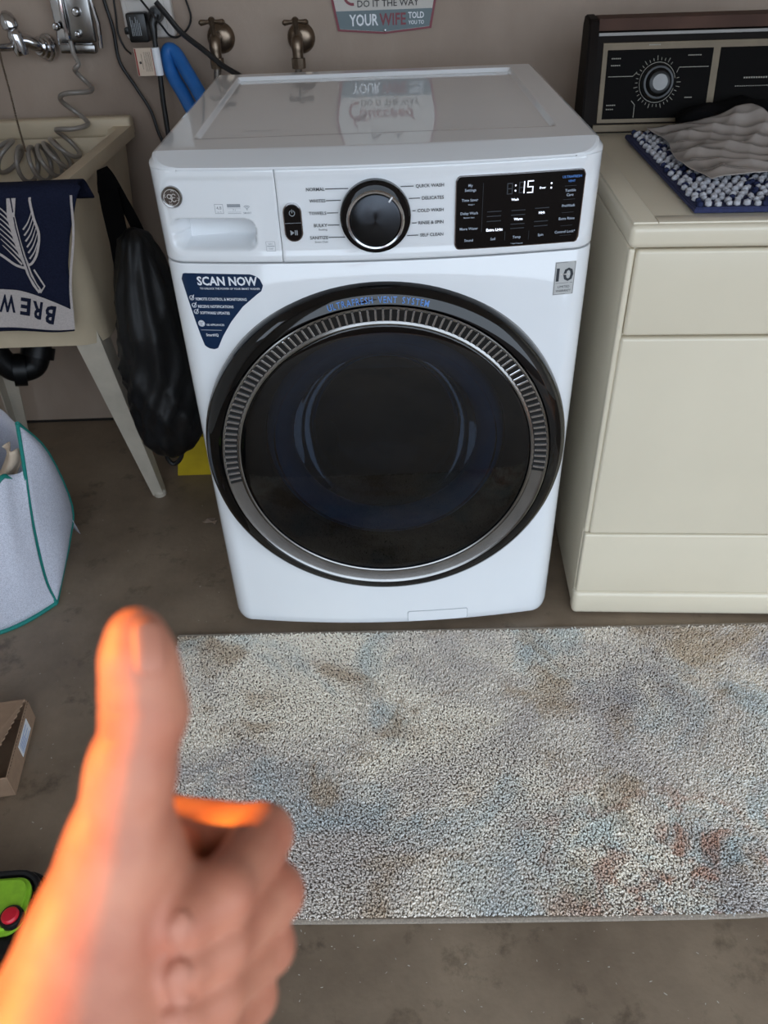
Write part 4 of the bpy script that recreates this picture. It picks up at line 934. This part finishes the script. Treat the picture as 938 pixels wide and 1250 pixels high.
# ------------------------------------------------------------------ black bag hanging between sink and washer
def ribbon(path, wds, th=.003, face=(0, -.8, .6)):
    """a strap: flat band along a path, its broad side turned to 'face'"""
    P = [Vector(p) for p in path]; V = []; F = []; fz = Vector(face).normalized()
    for i, p in enumerate(P):
        d = (P[min(i+1, len(P)-1)]-P[max(i-1, 0)]).normalized(); x = d.cross(fz).normalized(); z = x.cross(d); w_ = wds if not hasattr(wds, '__len__') else np.interp(i/(len(P)-1), np.linspace(0, 1, len(wds)), wds)
        V += [p+x*w_/2+z*th/2, p-x*w_/2+z*th/2, p-x*w_/2-z*th/2, p+x*w_/2-z*th/2]
    for i in range(len(P)-1):
        for k in range(4): F.append((4*i+k, 4*i+(k+1) % 4, 4*i+4+(k+1) % 4, 4*i+4+k))
    n = 4*(len(P)-1); F += [(0, 3, 2, 1), (n, n+1, n+2, n+3)]
    return fixn(pyd(V, F))
M['strap'] = mat('black_webbing', (9, 8, 8), .9, var=.3, spec=.05)
def make_bag():
    o = np.array((-.525, .42, .215)); t = thing('hanging_bag', 'black nylon bag hung by its straps on the sink edge', 'bag', tuple(o)); N = 64; V = []; F = []
    prof = [(.0, .02, .03), (.02, .055, .06), (.06, .080, .09), (.14, .092, .112), (.24, .094, .118), (.34, .084, .110), (.43, .066, .085), (.50, .046, .058), (.54, .034, .038), (.555, .012, .012)]
    pz = np.array(prof); zs = np.linspace(0, .555, 70)
    for j, z in enumerate(zs):
        rx = np.interp(z, pz[:, 0], pz[:, 1]); ry = np.interp(z, pz[:, 0], pz[:, 2])
        for i in range(N):
            a = 2*PI*i/N; g = a*5+z*7+2.2*math.sin(z*11+a)+math.sin(a*2); wv = 1+.055*(1-abs(math.sin(g))**.5*1.6)+.04*math.sin(a*11-z*26+2*math.sin(z*17))+.03*math.sin(a*3+z*36)
            V.append((rx*wv*math.cos(a)-.012+.045*z-.05*z*z, ry*wv*math.sin(a)+.03*math.sin(z*5), z))
    for j in range(len(zs)-1):
        for i in range(N): F.append((j*N+i, j*N+(i+1) % N, (j+1)*N+(i+1) % N, (j+1)*N+i))
    F += [tuple(range(N))[::-1], tuple(range((len(zs)-1)*N, len(zs)*N))]
    obj('bag_body', fixn(pyd(V, F)), M['bag_black'], t, angle=180)
    q = lambda x, y, Y: on_y(x, y, Y)-o
    obj('strap', ribbon(smooth_path([q(130, 222, .46), q(137, 255, .445), q(146, 295, .43), q(156, 340, .42)], 6), (.040, .044, .042, .05)), M['strap'], t)
    obj('strap', ribbon(smooth_path([q(133, 220, .47), q(150, 245, .465), q(168, 280, .46), q(182, 318, .45)], 6), (.030, .022, .024, .04)), M['strap'], t)
    obj('hanging_loop', ribbon(smooth_path([q(125, 206, .475), q(129, 216, .465), q(134, 232, .455)], 4), (.024, .036, .05), .006), M['strap'], t)
    obj('bottom_loop', tube(smooth_path([q(202, 545, .40), q(205, 560, .40), q(213, 566, .40), q(221, 558, .40), (q(223, 540, .41))], 6), .006, 8), M['bag_black'], t)
make_bag()
# yellow plastic piece standing on the floor behind the bag
def make_yellow():
    a = on_z(217, 581, 0); ol = [(0, 0), (.10, 0), (.10, .13), (.045, .13), (.02, .10)]
    o = obj('floor_wedge', prism(ol, 0, .02, .002), M['yellow'], None, loc=(a[0], a[1], 0)); tag(o, 'yellow plastic piece standing on the floor under the black bag', 'plastic piece')
make_yellow()

# ------------------------------------------------------------------ mesh laundry hamper
def make_hamper():
    B = np.array([-.800, .095, 0]); t = thing('laundry_hamper', 'white mesh pop-up laundry hamper with teal edges beside the sink', 'hamper', tuple(B)); 
    # corner points, local
    P = lambda x, y, Y: on_y(x, y, Y)-B
    Bb = np.array([0, 0, .004]); Bt = P(21, 517, .16)
    C = on_z(87, 618, .10)-B
    D = on_z(78, 690, .03)-B
    L0 = on_z(-60, 800, .004)-B; Lt = P(-60, 640, .0)
    def bez(pts, n=24): return smooth_path(pts, n//(len(pts)-1))
    e_in = bez([Bt, P(28, 560, .15), P(40, 640, .13), P(55, 705, .11), Bb])                   # inner seam
    e_out = bez([Bt, P(58, 553, .26), C, on_z(84, 660, .05)-B, D, Bb])
    n = 24; ei = np.array([np.array(e_in)[int(round(i*(len(e_in)-1)/n))] for i in range(n+1)]); eo = np.array([np.array(e_out)[int(round(i*(len(e_out)-1)/n))] for i in range(n+1)])
    def f(u, v):
        i = v*n; k = min(int(i), n-1); fr = i-k; a = ei[k]*(1-fr)+ei[k+1]*fr; b = eo[k]*(1-fr)+eo[k+1]*fr; p = a*(1-u)+b*u
        return p+np.array([.9, -.3, .2])*.028*math.sin(PI*u)*math.sin(PI*v)
    obj('side_panel', thicken(grid(f, np.linspace(0, 1, 14), np.linspace(0, 1, 25)), .0015), M['hamper'], t, angle=180)
    # front panel, from the inner seam to the left beyond the frame
    mid = P(20, 593, .135)
    top_e = bez([P(23, 590, .14), P(10, 583, .12), P(0, 585, .10), P(-30, 625, .05), P(-60, 660, .0)]); bot = bez([Bb, on_z(35, 757, .004)-B, on_z(0, 772, .004)-B, on_z(-60, 788, .004)-B])
    te = np.array([top_e[int(round(i*(len(top_e)-1)/n))] for i in range(n+1)]); be = np.array([bot[int(round(i*(len(bot)-1)/n))] for i in range(n+1)])
    def g(u, v):
        i = u*n; k = min(int(i), n-1); fr = i-k; a = te[k]*(1-fr)+te[k+1]*fr; b = be[k]*(1-fr)+be[k+1]*fr; p = a*(1-v)+b*v
        # keep the right side on the inner seam
        s = .30+.70*v; q_ = ei[min(n, int(s*n))]; w_ = (1-u)**4; p = p*(1-w_)+q_*w_
        return p+np.array([.3, -.8, .3])*(.02*math.sin(PI*v)+.007*math.sin(u*14+v*5)*math.sin(PI*v)*u)
    obj('front_panel', thicken(grid(g, np.linspace(0, 1, 30), np.linspace(0, 1, 22)), .0015), M['hamper'], t, angle=180)
    # back panels so that it is a container
    Bk = on_z(-20, 560, .0)-B
    bk = [Bt, P(-10, 500, .30), P(-60, 560, .25)]; bkb = [C*np.array([1, 1, .1]), on_z(0, 640, .004)-B+np.array([0, .15, 0]), on_z(-70, 700, .004)-B+np.array([0, .1, 0])]
    bk = bez(bk); bkb = bez(bkb); m_ = min(len(bk), len(bkb))
    obj('back_panel', thicken(grid(lambda u, v: bk[int(u)]*(1-v)+bkb[int(u)]*v, list(range(m_)), np.linspace(0, 1, 6)), .0015), M['hamper'], t, angle=180)
    for nm, pth in (('seam_binding', e_in), ('edge_binding', e_out), ('top_binding', top_e), ('bottom_binding', bot)):
        obj(nm, tube(pth, .0052 if nm != 'seam_binding' else .0042, 8), M['teal'], t)
    obj('handle_loop', tube(smooth_path([P(24, 592, .135), P(19, 597, .125), P(12, 592, .12), P(8, 586, .12)], 5), .006, 8), M['teal'], t)
    # garment inside the hamper, a crumpled sheet
    c = obj('garment', thicken(grid(lambda u, v: np.array(P(2+20*u+3*math.sin(v*5), 545+45*v, .17))+np.array([0, .02*math.sin(u*6+v*4), 0]), np.linspace(0, 1, 10), np.linspace(0, 1, 10)), .003), mat('pale_garment', (206, 186, 164), .9, var=.1), None, angle=180, loc=tuple(B))
    tag(c, 'pale cream garment bunched inside the teal-edged hamper', 'garment')
make_hamper()

# ------------------------------------------------------------------ cardboard box
def make_box():
    h = .055
    a = on_z(44, 876, 0); b = on_z(20, 971, 0); d = b-a; L = np.linalg.norm(d[:2]); ang = math.atan2(d[1], d[0])  # right long side a->b
    t = thing('cardboard_box', 'small opened brown cardboard box with a white label on its side', 'box', (b[0], b[1], 0), ang+PI)  # local x: from b to a ; local y: away
    Wb = .17; K = M['cardboard']
    ux = (a-b)/np.linalg.norm(a-b); # local +x dir ; local +y = rot90(ux)
    s = 1
    def bx(name, x0, x1, y0, y1, z0, z1, m=K): return obj(name, rbox(x0, x1, y0, y1, z0, z1, .0006, 1), m, t)
    T_ = .003
    bx('bottom', 0, L, 0, Wb, .001, .004); sd = bx('side_wall', 0, L, 0, T_, .004, h); bx('side_wall', 0, L, Wb-T_, Wb, .004, h); bx('end_wall', 0, T_, T_, Wb-T_, .004, h); bx('end_wall', L-T_, L, T_, Wb-T_, .004, h)
    # lid hinged along the far end, its near side lifted a little, with a saw-tooth tear edge
    ol = [(L, .004)]; n = 26
    for i in range(n+1):
        fx = 1-i/n; ol.append((L*fx+.0, .004+.028*(1-fx)+(.003 if i % 2 else 0)))
    ol += [(.012, Wb*.4), (0.0, Wb), (L, Wb)]
    bm = prism(ol, 0, .003, 0, 'xy')
    for v in bm.verts: v.co.z += h+.001+.014*sstep(0, L, L-v.co.x)
    obj('lid', bm, K, t, angle=None)
    lb = bx('shipping_label', L*.42, L*.80, -.0008, .0, .012, .044, M['white_print'])
    p = Print(lambda u, v: (u, -.0011, v))
    for k in range(5): p.rect(L*.45, L*(.62 if k % 2 else .74), .017+k*.005, .0185+k*.005)
    p.make('label_print', M['blue_print'], lb)
    for k in range(22): pass
    e = Print(lambda u, v: (u, v, h+.0002))
    for k in range(24): e.poly([(L*k/24, 0), (L*(k+.5)/24, -.0018), (L*(k+1)/24, 0)])
    e.make('torn_edge', M['cardboard_edge'], sd)
make_box()

# ------------------------------------------------------------------ lime and black tool bag at the left edge
def make_toolbag():
    c = on_z(-30, 1190, 0); t = thing('tool_bag', 'black and lime-green bag with a round red button on the floor', 'bag', (c[0], c[1], 0), .05)
    obj('bag_base', prism(rrect(-.16, .115, -.11, .098, .04, 6), 0, .11, .01, 'xy'), M['bag_black'], t)
    rim = [(x, y, .112) for x, y in rrect(-.158, .113, -.108, .096, .04, 6)]; rim.append(rim[0])
    obj('piped_rim', tube(rim, .0055, 8), M['bag_black'], t)
    rim = [(x, y, .098) for x, y in rrect(-.164, .119, -.114, .102, .04, 6)]; rim.append(rim[0])
    obj('piped_rim', tube(rim, .004, 8), M['bag_black'], t)
    obj('lime_panel', prism(rrect(-.150, .102, .0, .086, .025, 6), .106, .124, .006, 'xy'), M['lime'], t)
    obj('front_flap', prism(rrect(-.150, .104, -.10, -.004, .02, 6), .106, .118, .004, 'xy'), M['bag_black'], t)
    b = on_z(12, 1117, .13)-np.array([c[0], c[1], 0]); s_, c_ = math.sin(-.05), math.cos(-.05); b = (b[0]*c_-b[1]*s_, b[0]*s_+b[1]*c_)
    obj('button_collar', lathe([(.0, .010), (.016, .010), (.0175, .006), (.0175, 0)], (b[0], b[1], .118), (0, 0, 1), 24), M['satin_black'], t)
    obj('red_button', lathe([(.0, .0155), (.010, .015), (.0125, .0125), (.013, .006)], (b[0], b[1], .118), (0, 0, 1), 24), M['red_plastic'], t)
make_toolbag()

# ------------------------------------------------------------------ bobble mat, film and black cloth on the dryer
DYM = Matrix.Translation((.412, .012, 0)) @ Matrix.Rotation(math.radians(-3.5), 4, 'Z')
def dloc(x, y, z): return DYM @ Vector((x, y, z))
def make_mat():
    X0, X1, Y0, Y1, Z0 = .105, .60, .040, .585, .8775
    t = thing('bath_mat', 'navy and white bobble bath mat lying on top of the dryer', 'mat', tuple(dloc(X0, Y0, Z0)), math.radians(-3.5))
    lx, ly = X1-X0, Y1-Y0
    # left side drifts inward toward the back, as in a mat laid a little askew
    sk = lambda y: -.012+.03*(1-y/ly)*0
    obj('mat_base', prism([(0, 0), (lx, 0), (lx, ly), (-.006, ly)], 0, .009, .002, 'xy'), mat('navy_mat_base', (48, 54, 92), .9, var=.3, scale=200), t)
    ms = []; sp = .0155; nx = int(lx/sp); ny = int(ly/sp)
    bmi = bmesh.new(); bmesh.ops.create_icosphere(bmi, subdivisions=1, radius=1); vi = np.array([v.co[:] for v in bmi.verts]); fi = np.array([[v.index for v in f.verts] for f in bmi.faces]); bmi.free()
    n = nx*ny; gx, gy = np.meshgrid(np.arange(nx), np.arange(ny)); gx = gx.ravel(); gy = gy.ravel()
    px = .008+gx*sp+(gy % 2)*sp*.5*.6+rng.uniform(-.0018, .0018, n); py = .008+gy*sp+rng.uniform(-.0018, .0018, n); r = rng.uniform(.0052, .0068, n)
    keep = px < lx-.004; px, py, r = px[keep], py[keep], r[keep]; n = len(px)
    dark = rng.random(n) < .22
    for nm, sel, m in (('pale_bobbles', ~dark, mat('pale_bobble', (196, 196, 202), .95, var=.25, scale=260, bump=.6, bscale=900, spec=.1)), ('navy_bobbles', dark, mat('navy_bobble', (48, 54, 84), .95, var=.25, scale=300, bump=.6, bscale=900, spec=.1))):
        k = sel.sum(); C = np.stack([px[sel], py[sel], .012+rng.uniform(0, .003, k)], 1); V = (C[:, None]+vi[None]*np.stack([r[sel]*1.05, r[sel], r[sel]*.95], 1)[:, None]).reshape(-1, 3); F = (np.arange(k)[:, None, None]*len(vi)+fi[None]).reshape(-1, 3)
        o = obj(nm, pyd(V, F), m, t, angle=180); o['kind'] = 'stuff'
make_mat()
def make_film():
    # corners in dryer-local coordinates, wrinkled
    A = np.array([.135, .555, .897]); B = np.array([.338, .560, .928]); C = np.array([.42, .24, .900]); D = np.array([.152, .150, .898])
    def f(u, v):
        p = (A*(1-u)+B*u)*(1-v)+(D*(1-u)+C*u)*v
        w_ = (1-2*abs(math.sin(u*4+v*9+.8*math.sin(u*7))))*.55+(1-2*abs(math.sin(v*17-u*5+1.2*math.sin(u*6))))*.4+(1-2*abs(math.sin(u*15+v*11)))*.2
        e = min(u, 1-u, v, 1-v); lift = .010*sstep(.0, .3, u*v+.2)
        x = p[0]+.012*math.sin(v*7)*(1-u)+.010*math.sin(v*5+1)*u; y = p[1]+.010*math.sin(u*8)*(v)
        return tuple(dloc(x, y, p[2]+.0055*w_*(.35+.65*sstep(0, .15, e))+.006+.016*math.exp(-((u-.95)**2+(v-.05)**2)/.05)))
    o = obj('plastic_sheet', thicken(grid(f, np.linspace(0, 1, 90), np.linspace(0, 1, 90)), .0006), M['film'], None, angle=180); tag(o, 'crumpled clear grey plastic sheet lying on the bobble mat', 'plastic sheet')
make_film()
def make_cloth():
    t = []
    P0 = np.array([.215, .612, .884]); P1 = np.array([.635, .600, .884]); V = []; F = []; N = 22; K = 36
    for j in range(K+1):
        u = j/K; c = P0*(1-u)+P1*u; r = (.012+.034*math.sin(PI*min(1, u*1.4+.06))**.7 if u < .66 else .046) * (1+.12*math.sin(u*23))
        for i in range(N):
            a = 2*PI*i/N; k = 1+.10*math.sin(a*3+u*19)+.06*math.sin(a*7-u*31)
            V.append(tuple(dloc(c[0], c[1]+r*1.05*k*math.cos(a), max(.8955, c[2]+.012+r*.85*k*(1+math.sin(a))*.62))))
    for j in range(K):
        for i in range(N): F.append((j*N+i, j*N+(i+1) % N, (j+1)*N+(i+1) % N, (j+1)*N+i))
    F += [tuple(range(N))[::-1], tuple(range(K*N, K*N+N))]
    o = obj('black_cloth', fixn(pyd(V, F)), mat('black_cotton', (10, 9, 10), .9, var=.3, spec=.1), None, angle=180); tag(o, 'bunched black cloth lying between bath mat and dryer console', 'cloth')
make_cloth()

# ------------------------------------------------------------------ floor litter
def make_litter():
    c = on_z(256, 640, 0); V = []; F = []
    pts = [(0, 0), (.018, .004), (.028, -.004), (.033, .006), (.024, .012), (.026, .022), (.014, .017), (.004, .020), (.006, .011), (-.008, .009)]
    me = prism(pts, .001, .004, 0, 'xy')
    for v in me.verts: v.co.z += .004*math.sin(v.co.x*200)+.004
    tag(obj('dry_leaf', me, M['leaf'], None, angle=None, loc=(c[0]-.012, c[1], 0)), 'curled dry leaf on the floor against the washing machine', 'leaf')
    bm = bmesh.new()
    spots = [(random.uniform(330, 938), random.uniform(1128, 1250)) for _ in range(70)]+[(random.uniform(40, 290), random.uniform(590, 760)) for _ in range(36)]+[(random.uniform(40, 110), random.uniform(780, 1060)) for _ in range(26)]
    for x, y in spots:
        p = on_z(x, y, .0006); s = random.uniform(.0004, .0011); r = bmesh.ops.create_icosphere(bm, subdivisions=1, radius=1)
        Mx = Matrix.Translation(Vector(p)) @ Matrix.Rotation(random.uniform(0, PI), 4, 'Z') @ Matrix.Diagonal((s*random.uniform(.8, 3.2), s*.8, s*.5, 1))
        bmesh.ops.transform(bm, matrix=Mx, verts=r['verts'])
    o = obj('floor_grit', bm, M['chip'], None, angle=None); o['kind'] = 'stuff'; tag(o, 'pale specks of grit scattered over the concrete floor', 'grit')
make_litter()

# ------------------------------------------------------------------ the hand
def make_hand():
    def P(px, py, d): return np.array([(px-469)/FPX*d, -(py-625)/FPX*d, d])       # camera axes: right, up, forward
    mm = .001
    F_ = {
        'index': [P(192, 1008, .274), P(322, 1018, .249), P(272, 1092, .217), P(224, 1126, .206)],
        'middle': [P(188, 1092, .268), P(334, 1090, .243), P(268, 1152, .216), P(224, 1182, .205)],
        'ring': [P(190, 1160, .266), P(324, 1154, .240), P(262, 1214, .214), P(222, 1242, .204)],
        'little': [P(192, 1222, .258), P(304, 1216, .236), P(256, 1266, .214), P(222, 1292, .206)]}
    RD = {'index': (10.8, 9.3, 8.3, 7.4), 'middle': (11, 9.3, 8.1, 7.2), 'ring': (10.5, 8.9, 7.8, 7.0), 'little': (9.5, 8.2, 7.2, 6.5)}
    T = [P(166, 774, .203), P(169, 802, .203), P(174, 866, .203), P(161, 942, .204), P(146, 1035, .206), P(118, 1150, .208), P(98, 1250, .206)]
    RT = np.array([7.0, 8.9, 9.9, 10.7, 13.4, 18.5, 22.5])
    WR = P(60, 1400, .200); FA = np.array([-.115, -.275, .150]); EL = np.array([-.145, -.40, .045])
    pts = np.array(sum(F_.values(), [])+T+[WR, FA, EL]); lo = pts.min(0)-.04; hi = pts.max(0)+.04
    h = .00135; nx, ny, nz = [int(math.ceil((hi[k]-lo[k])/h)) for k in range(3)]
    X = (lo[0]+np.arange(nx)*h).astype(np.float32)[:, None, None]; Y = (lo[1]+np.arange(ny)*h).astype(np.float32)[None, :, None]; Z = (lo[2]+np.arange(nz)*h).astype(np.float32)[None, None, :]
    def cap(a, b, ra, rb, X, Y, Z):
        d = b-a; L2 = float(d@d); t = np.clip(((X-a[0])*d[0]+(Y-a[1])*d[1]+(Z-a[2])*d[2])/L2, 0, 1)
        return np.sqrt((X-a[0]-t*d[0])**2+(Y-a[1]-t*d[1])**2+(Z-a[2]-t*d[2])**2)-(ra+(rb-ra)*t)
    def smin(a, b, k):
        hh = np.maximum(k-np.abs(a-b), 0)/k; return np.minimum(a, b)-hh*hh*k*.25
    def sdf(X, Y, Z):
        S = None
        palm = None
        for nme in F_:
            m = F_[nme][0]; d = cap(WR*.45+T[-1]*.55+np.array([.006, 0, .02]), m, .019, RD[nme][0]*mm*1.08, X, Y, Z); palm = d if palm is None else smin(palm, d, .012)
        th = None
        for i in range(len(T)-1):
            d = cap(T[i], T[i+1], RT[i]*mm, RT[i+1]*mm, X, Y, Z); th = d if th is None else smin(th, d, .005)
        # pad side bulge of the thumb tip and the fleshy base
        th = smin(th, cap(P(178, 835, .2045), P(184, 870, .206), .0080, .0085, X, Y, Z), .006)
        arm = smin(cap(T[-1], WR, .0225, .0265, X, Y, Z), cap(WR, FA, .0265, .031, X, Y, Z), .02); arm = smin(arm, cap(FA, EL, .031, .039, X, Y, Z), .02)
        S = smin(palm, arm, .02); S = smin(S, th, .009)
        fs = None
        for nme in F_:
            q = F_[nme]; r = RD[nme]; d = cap(q[0], q[1], r[0]*mm, r[1]*mm*.94, X, Y, Z); d = smin(d, cap(q[1], q[2], r[1]*mm, r[2]*mm, X, Y, Z), .0035); d = smin(d, cap(q[2], q[3], r[2]*mm, r[3]*mm, X, Y, Z), .004)
            fs = d if fs is None else smin(fs, d, .0010)
        S = smin(S, fs, .003)
        # web between thumb and index
        S = smin(S, cap(P(160, 1030, .212), P(200, 1040, .25), .009, .009, X, Y, Z), .012); S = smin(S, cap(P(155, 1075, .215), P(195, 1085, .26), .014, .013, X, Y, Z), .012)
        # skin folds across the thumb joint
        for (px, py) in ((150, 862), (150, 878), (150, 893)):
            c = P(px, py, .2); yy = (Y-c[1])-.10*(X-c[0]); S = S+.0009*np.exp(-(yy/.0010)**2)*np.exp(-((X-c[0]+.004)/.012)**2)
        for (a, b) in ((P(350, 1030, .235), P(320, 985, .24)),):
            pass
        return S
    D = sdf(X, Y, Z)
    # naive surface nets
    ins = D < 0; c = np.zeros((nx-1, ny-1, nz-1), np.int8)
    for dx in (0, 1):
        for dy_ in (0, 1):
            for dz in (0, 1): c += ins[dx:nx-1+dx, dy_:ny-1+dy_, dz:nz-1+dz]
    act = (c > 0) & (c < 8); idx = -np.ones(act.shape, np.int64); ii = np.argwhere(act); idx[act] = np.arange(len(ii))
    acc = np.zeros((len(ii), 3)); cnt = np.zeros(len(ii))
    cor = [(0, 0, 0), (1, 0, 0), (0, 1, 0), (0, 0, 1), (1, 1, 0), (1, 0, 1), (0, 1, 1), (1, 1, 1)]
    for a in range(8):
        for b in range(a+1, 8):
            if sum(abs(cor[a][k]-cor[b][k]) for k in range(3)) != 1: continue
            va = D[ii[:, 0]+cor[a][0], ii[:, 1]+cor[a][1], ii[:, 2]+cor[a][2]]; vb = D[ii[:, 0]+cor[b][0], ii[:, 1]+cor[b][1], ii[:, 2]+cor[b][2]]
            m = (va < 0) != (vb < 0); t = va[m]/(va[m]-vb[m]); acc[m] += np.array(cor[a])+(np.array(cor[b])-np.array(cor[a]))*t[:, None]; cnt[m] += 1
    V = lo+(ii+acc/cnt[:, None])*h
    Fs = []
    for ax in range(3):
        o1, o2 = [(1, 2), (2, 0), (0, 1)][ax]
        sl = [slice(1, s-1) for s in (nx, ny, nz)]
        A = [slice(1, nx-1), slice(1, ny-1), slice(1, nz-1)]; Bs = list(A); Bs[ax] = slice(2, (nx, ny, nz)[ax]); 
        ia = ins[tuple(A)]; ib = ins[tuple(Bs)]; e = np.argwhere(ia != ib)+1
        fl = ia[tuple((e-1).T)]
        def nb(da, db):
            q = e.copy(); q[:, o1] -= da; q[:, o2] -= db; q = np.minimum(q, np.array(idx.shape)-1); return idx[tuple(q.T)]
        quad = np.stack([nb(0, 0), nb(1, 0), nb(1, 1), nb(0, 1)], 1); quad[~fl] = quad[~fl][:, ::-1]; Fs.append(quad[(quad >= 0).all(1)])
    Fq = np.concatenate(Fs)
    R3 = np.stack([AR, AU, AF], 0)                                     # rows: axes
    base = CAM+P(146, 1035, .206) @ R3
    Wv = CAM+V @ R3-base
    me = pyd(Wv, Fq); bm = bmesh.new(); bm.from_mesh(me); bmesh.ops.recalc_face_normals(bm, faces=bm.faces)
    for _ in range(2): bmesh.ops.smooth_vert(bm, verts=bm.verts, factor=.5, use_axis_x=True, use_axis_y=True, use_axis_z=True)
    o = obj('hand', bm, M['skin'], None, angle=180, loc=tuple(base)); tag(o, 'left hand held out in a thumbs-up with curled fingers', 'hand')
    # nails laid on the surface: march a patch onto the skin
    def g1(p): return float(sdf(*[np.float32(v).reshape(1, 1, 1) for v in p]).reshape(-1)[0])
    def grad(p):
        e = 4e-4; return np.array([g1(p+np.eye(3)[k]*e)-g1(p-np.eye(3)[k]*e) for k in range(3)])/(2*e)
    def nail(center, long_dir, out_dir, hl, hw, name='nail'):
        z = np.array(out_dir, float); z /= np.linalg.norm(z); l = np.array(long_dir, float); l -= z*(l@z); l /= np.linalg.norm(l); s = np.cross(l, z); pts = []
        NU, NV = 9, 11
        for j in range(NV):
            for i in range(NU):
                u = -1+2*i/(NU-1); v = -1+2*j/(NV-1); 
                # rounded-oblong outline
                k = math.sqrt(max(0, 1-.55*abs(v)**4)); p = center+l*(v*hl*(1-.12*u*u))+s*(u*hw*k)+z*.006
                for _ in range(14):
                    d = g1(p); n = z; p = p-z*(d-.0002)*.8
                edge = max(abs(u), abs(v)); pts.append(p+z*.0005*(1-edge**4))
        Wp = CAM+np.array(pts) @ R3-base; Fn = [(j*NU+i, j*NU+i+1, (j+1)*NU+i+1, (j+1)*NU+i) for j in range(NV-1) for i in range(NU-1)]
        obj(name, thicken(pyd(Wp, Fn), .0004), M['nail'], o, angle=180)
    nail(P(184, 790, .196), (.05, 1, 0), (.7, .02, -1), .0070, .0044)
    for nme in F_:
        q = F_[nme]; ld = q[3]-q[2]
        if nme == 'index': continue
        nail(q[3]*.8+q[2]*.2, ld, (-.05, .9, -.5), .0034, .0024)
make_hand()
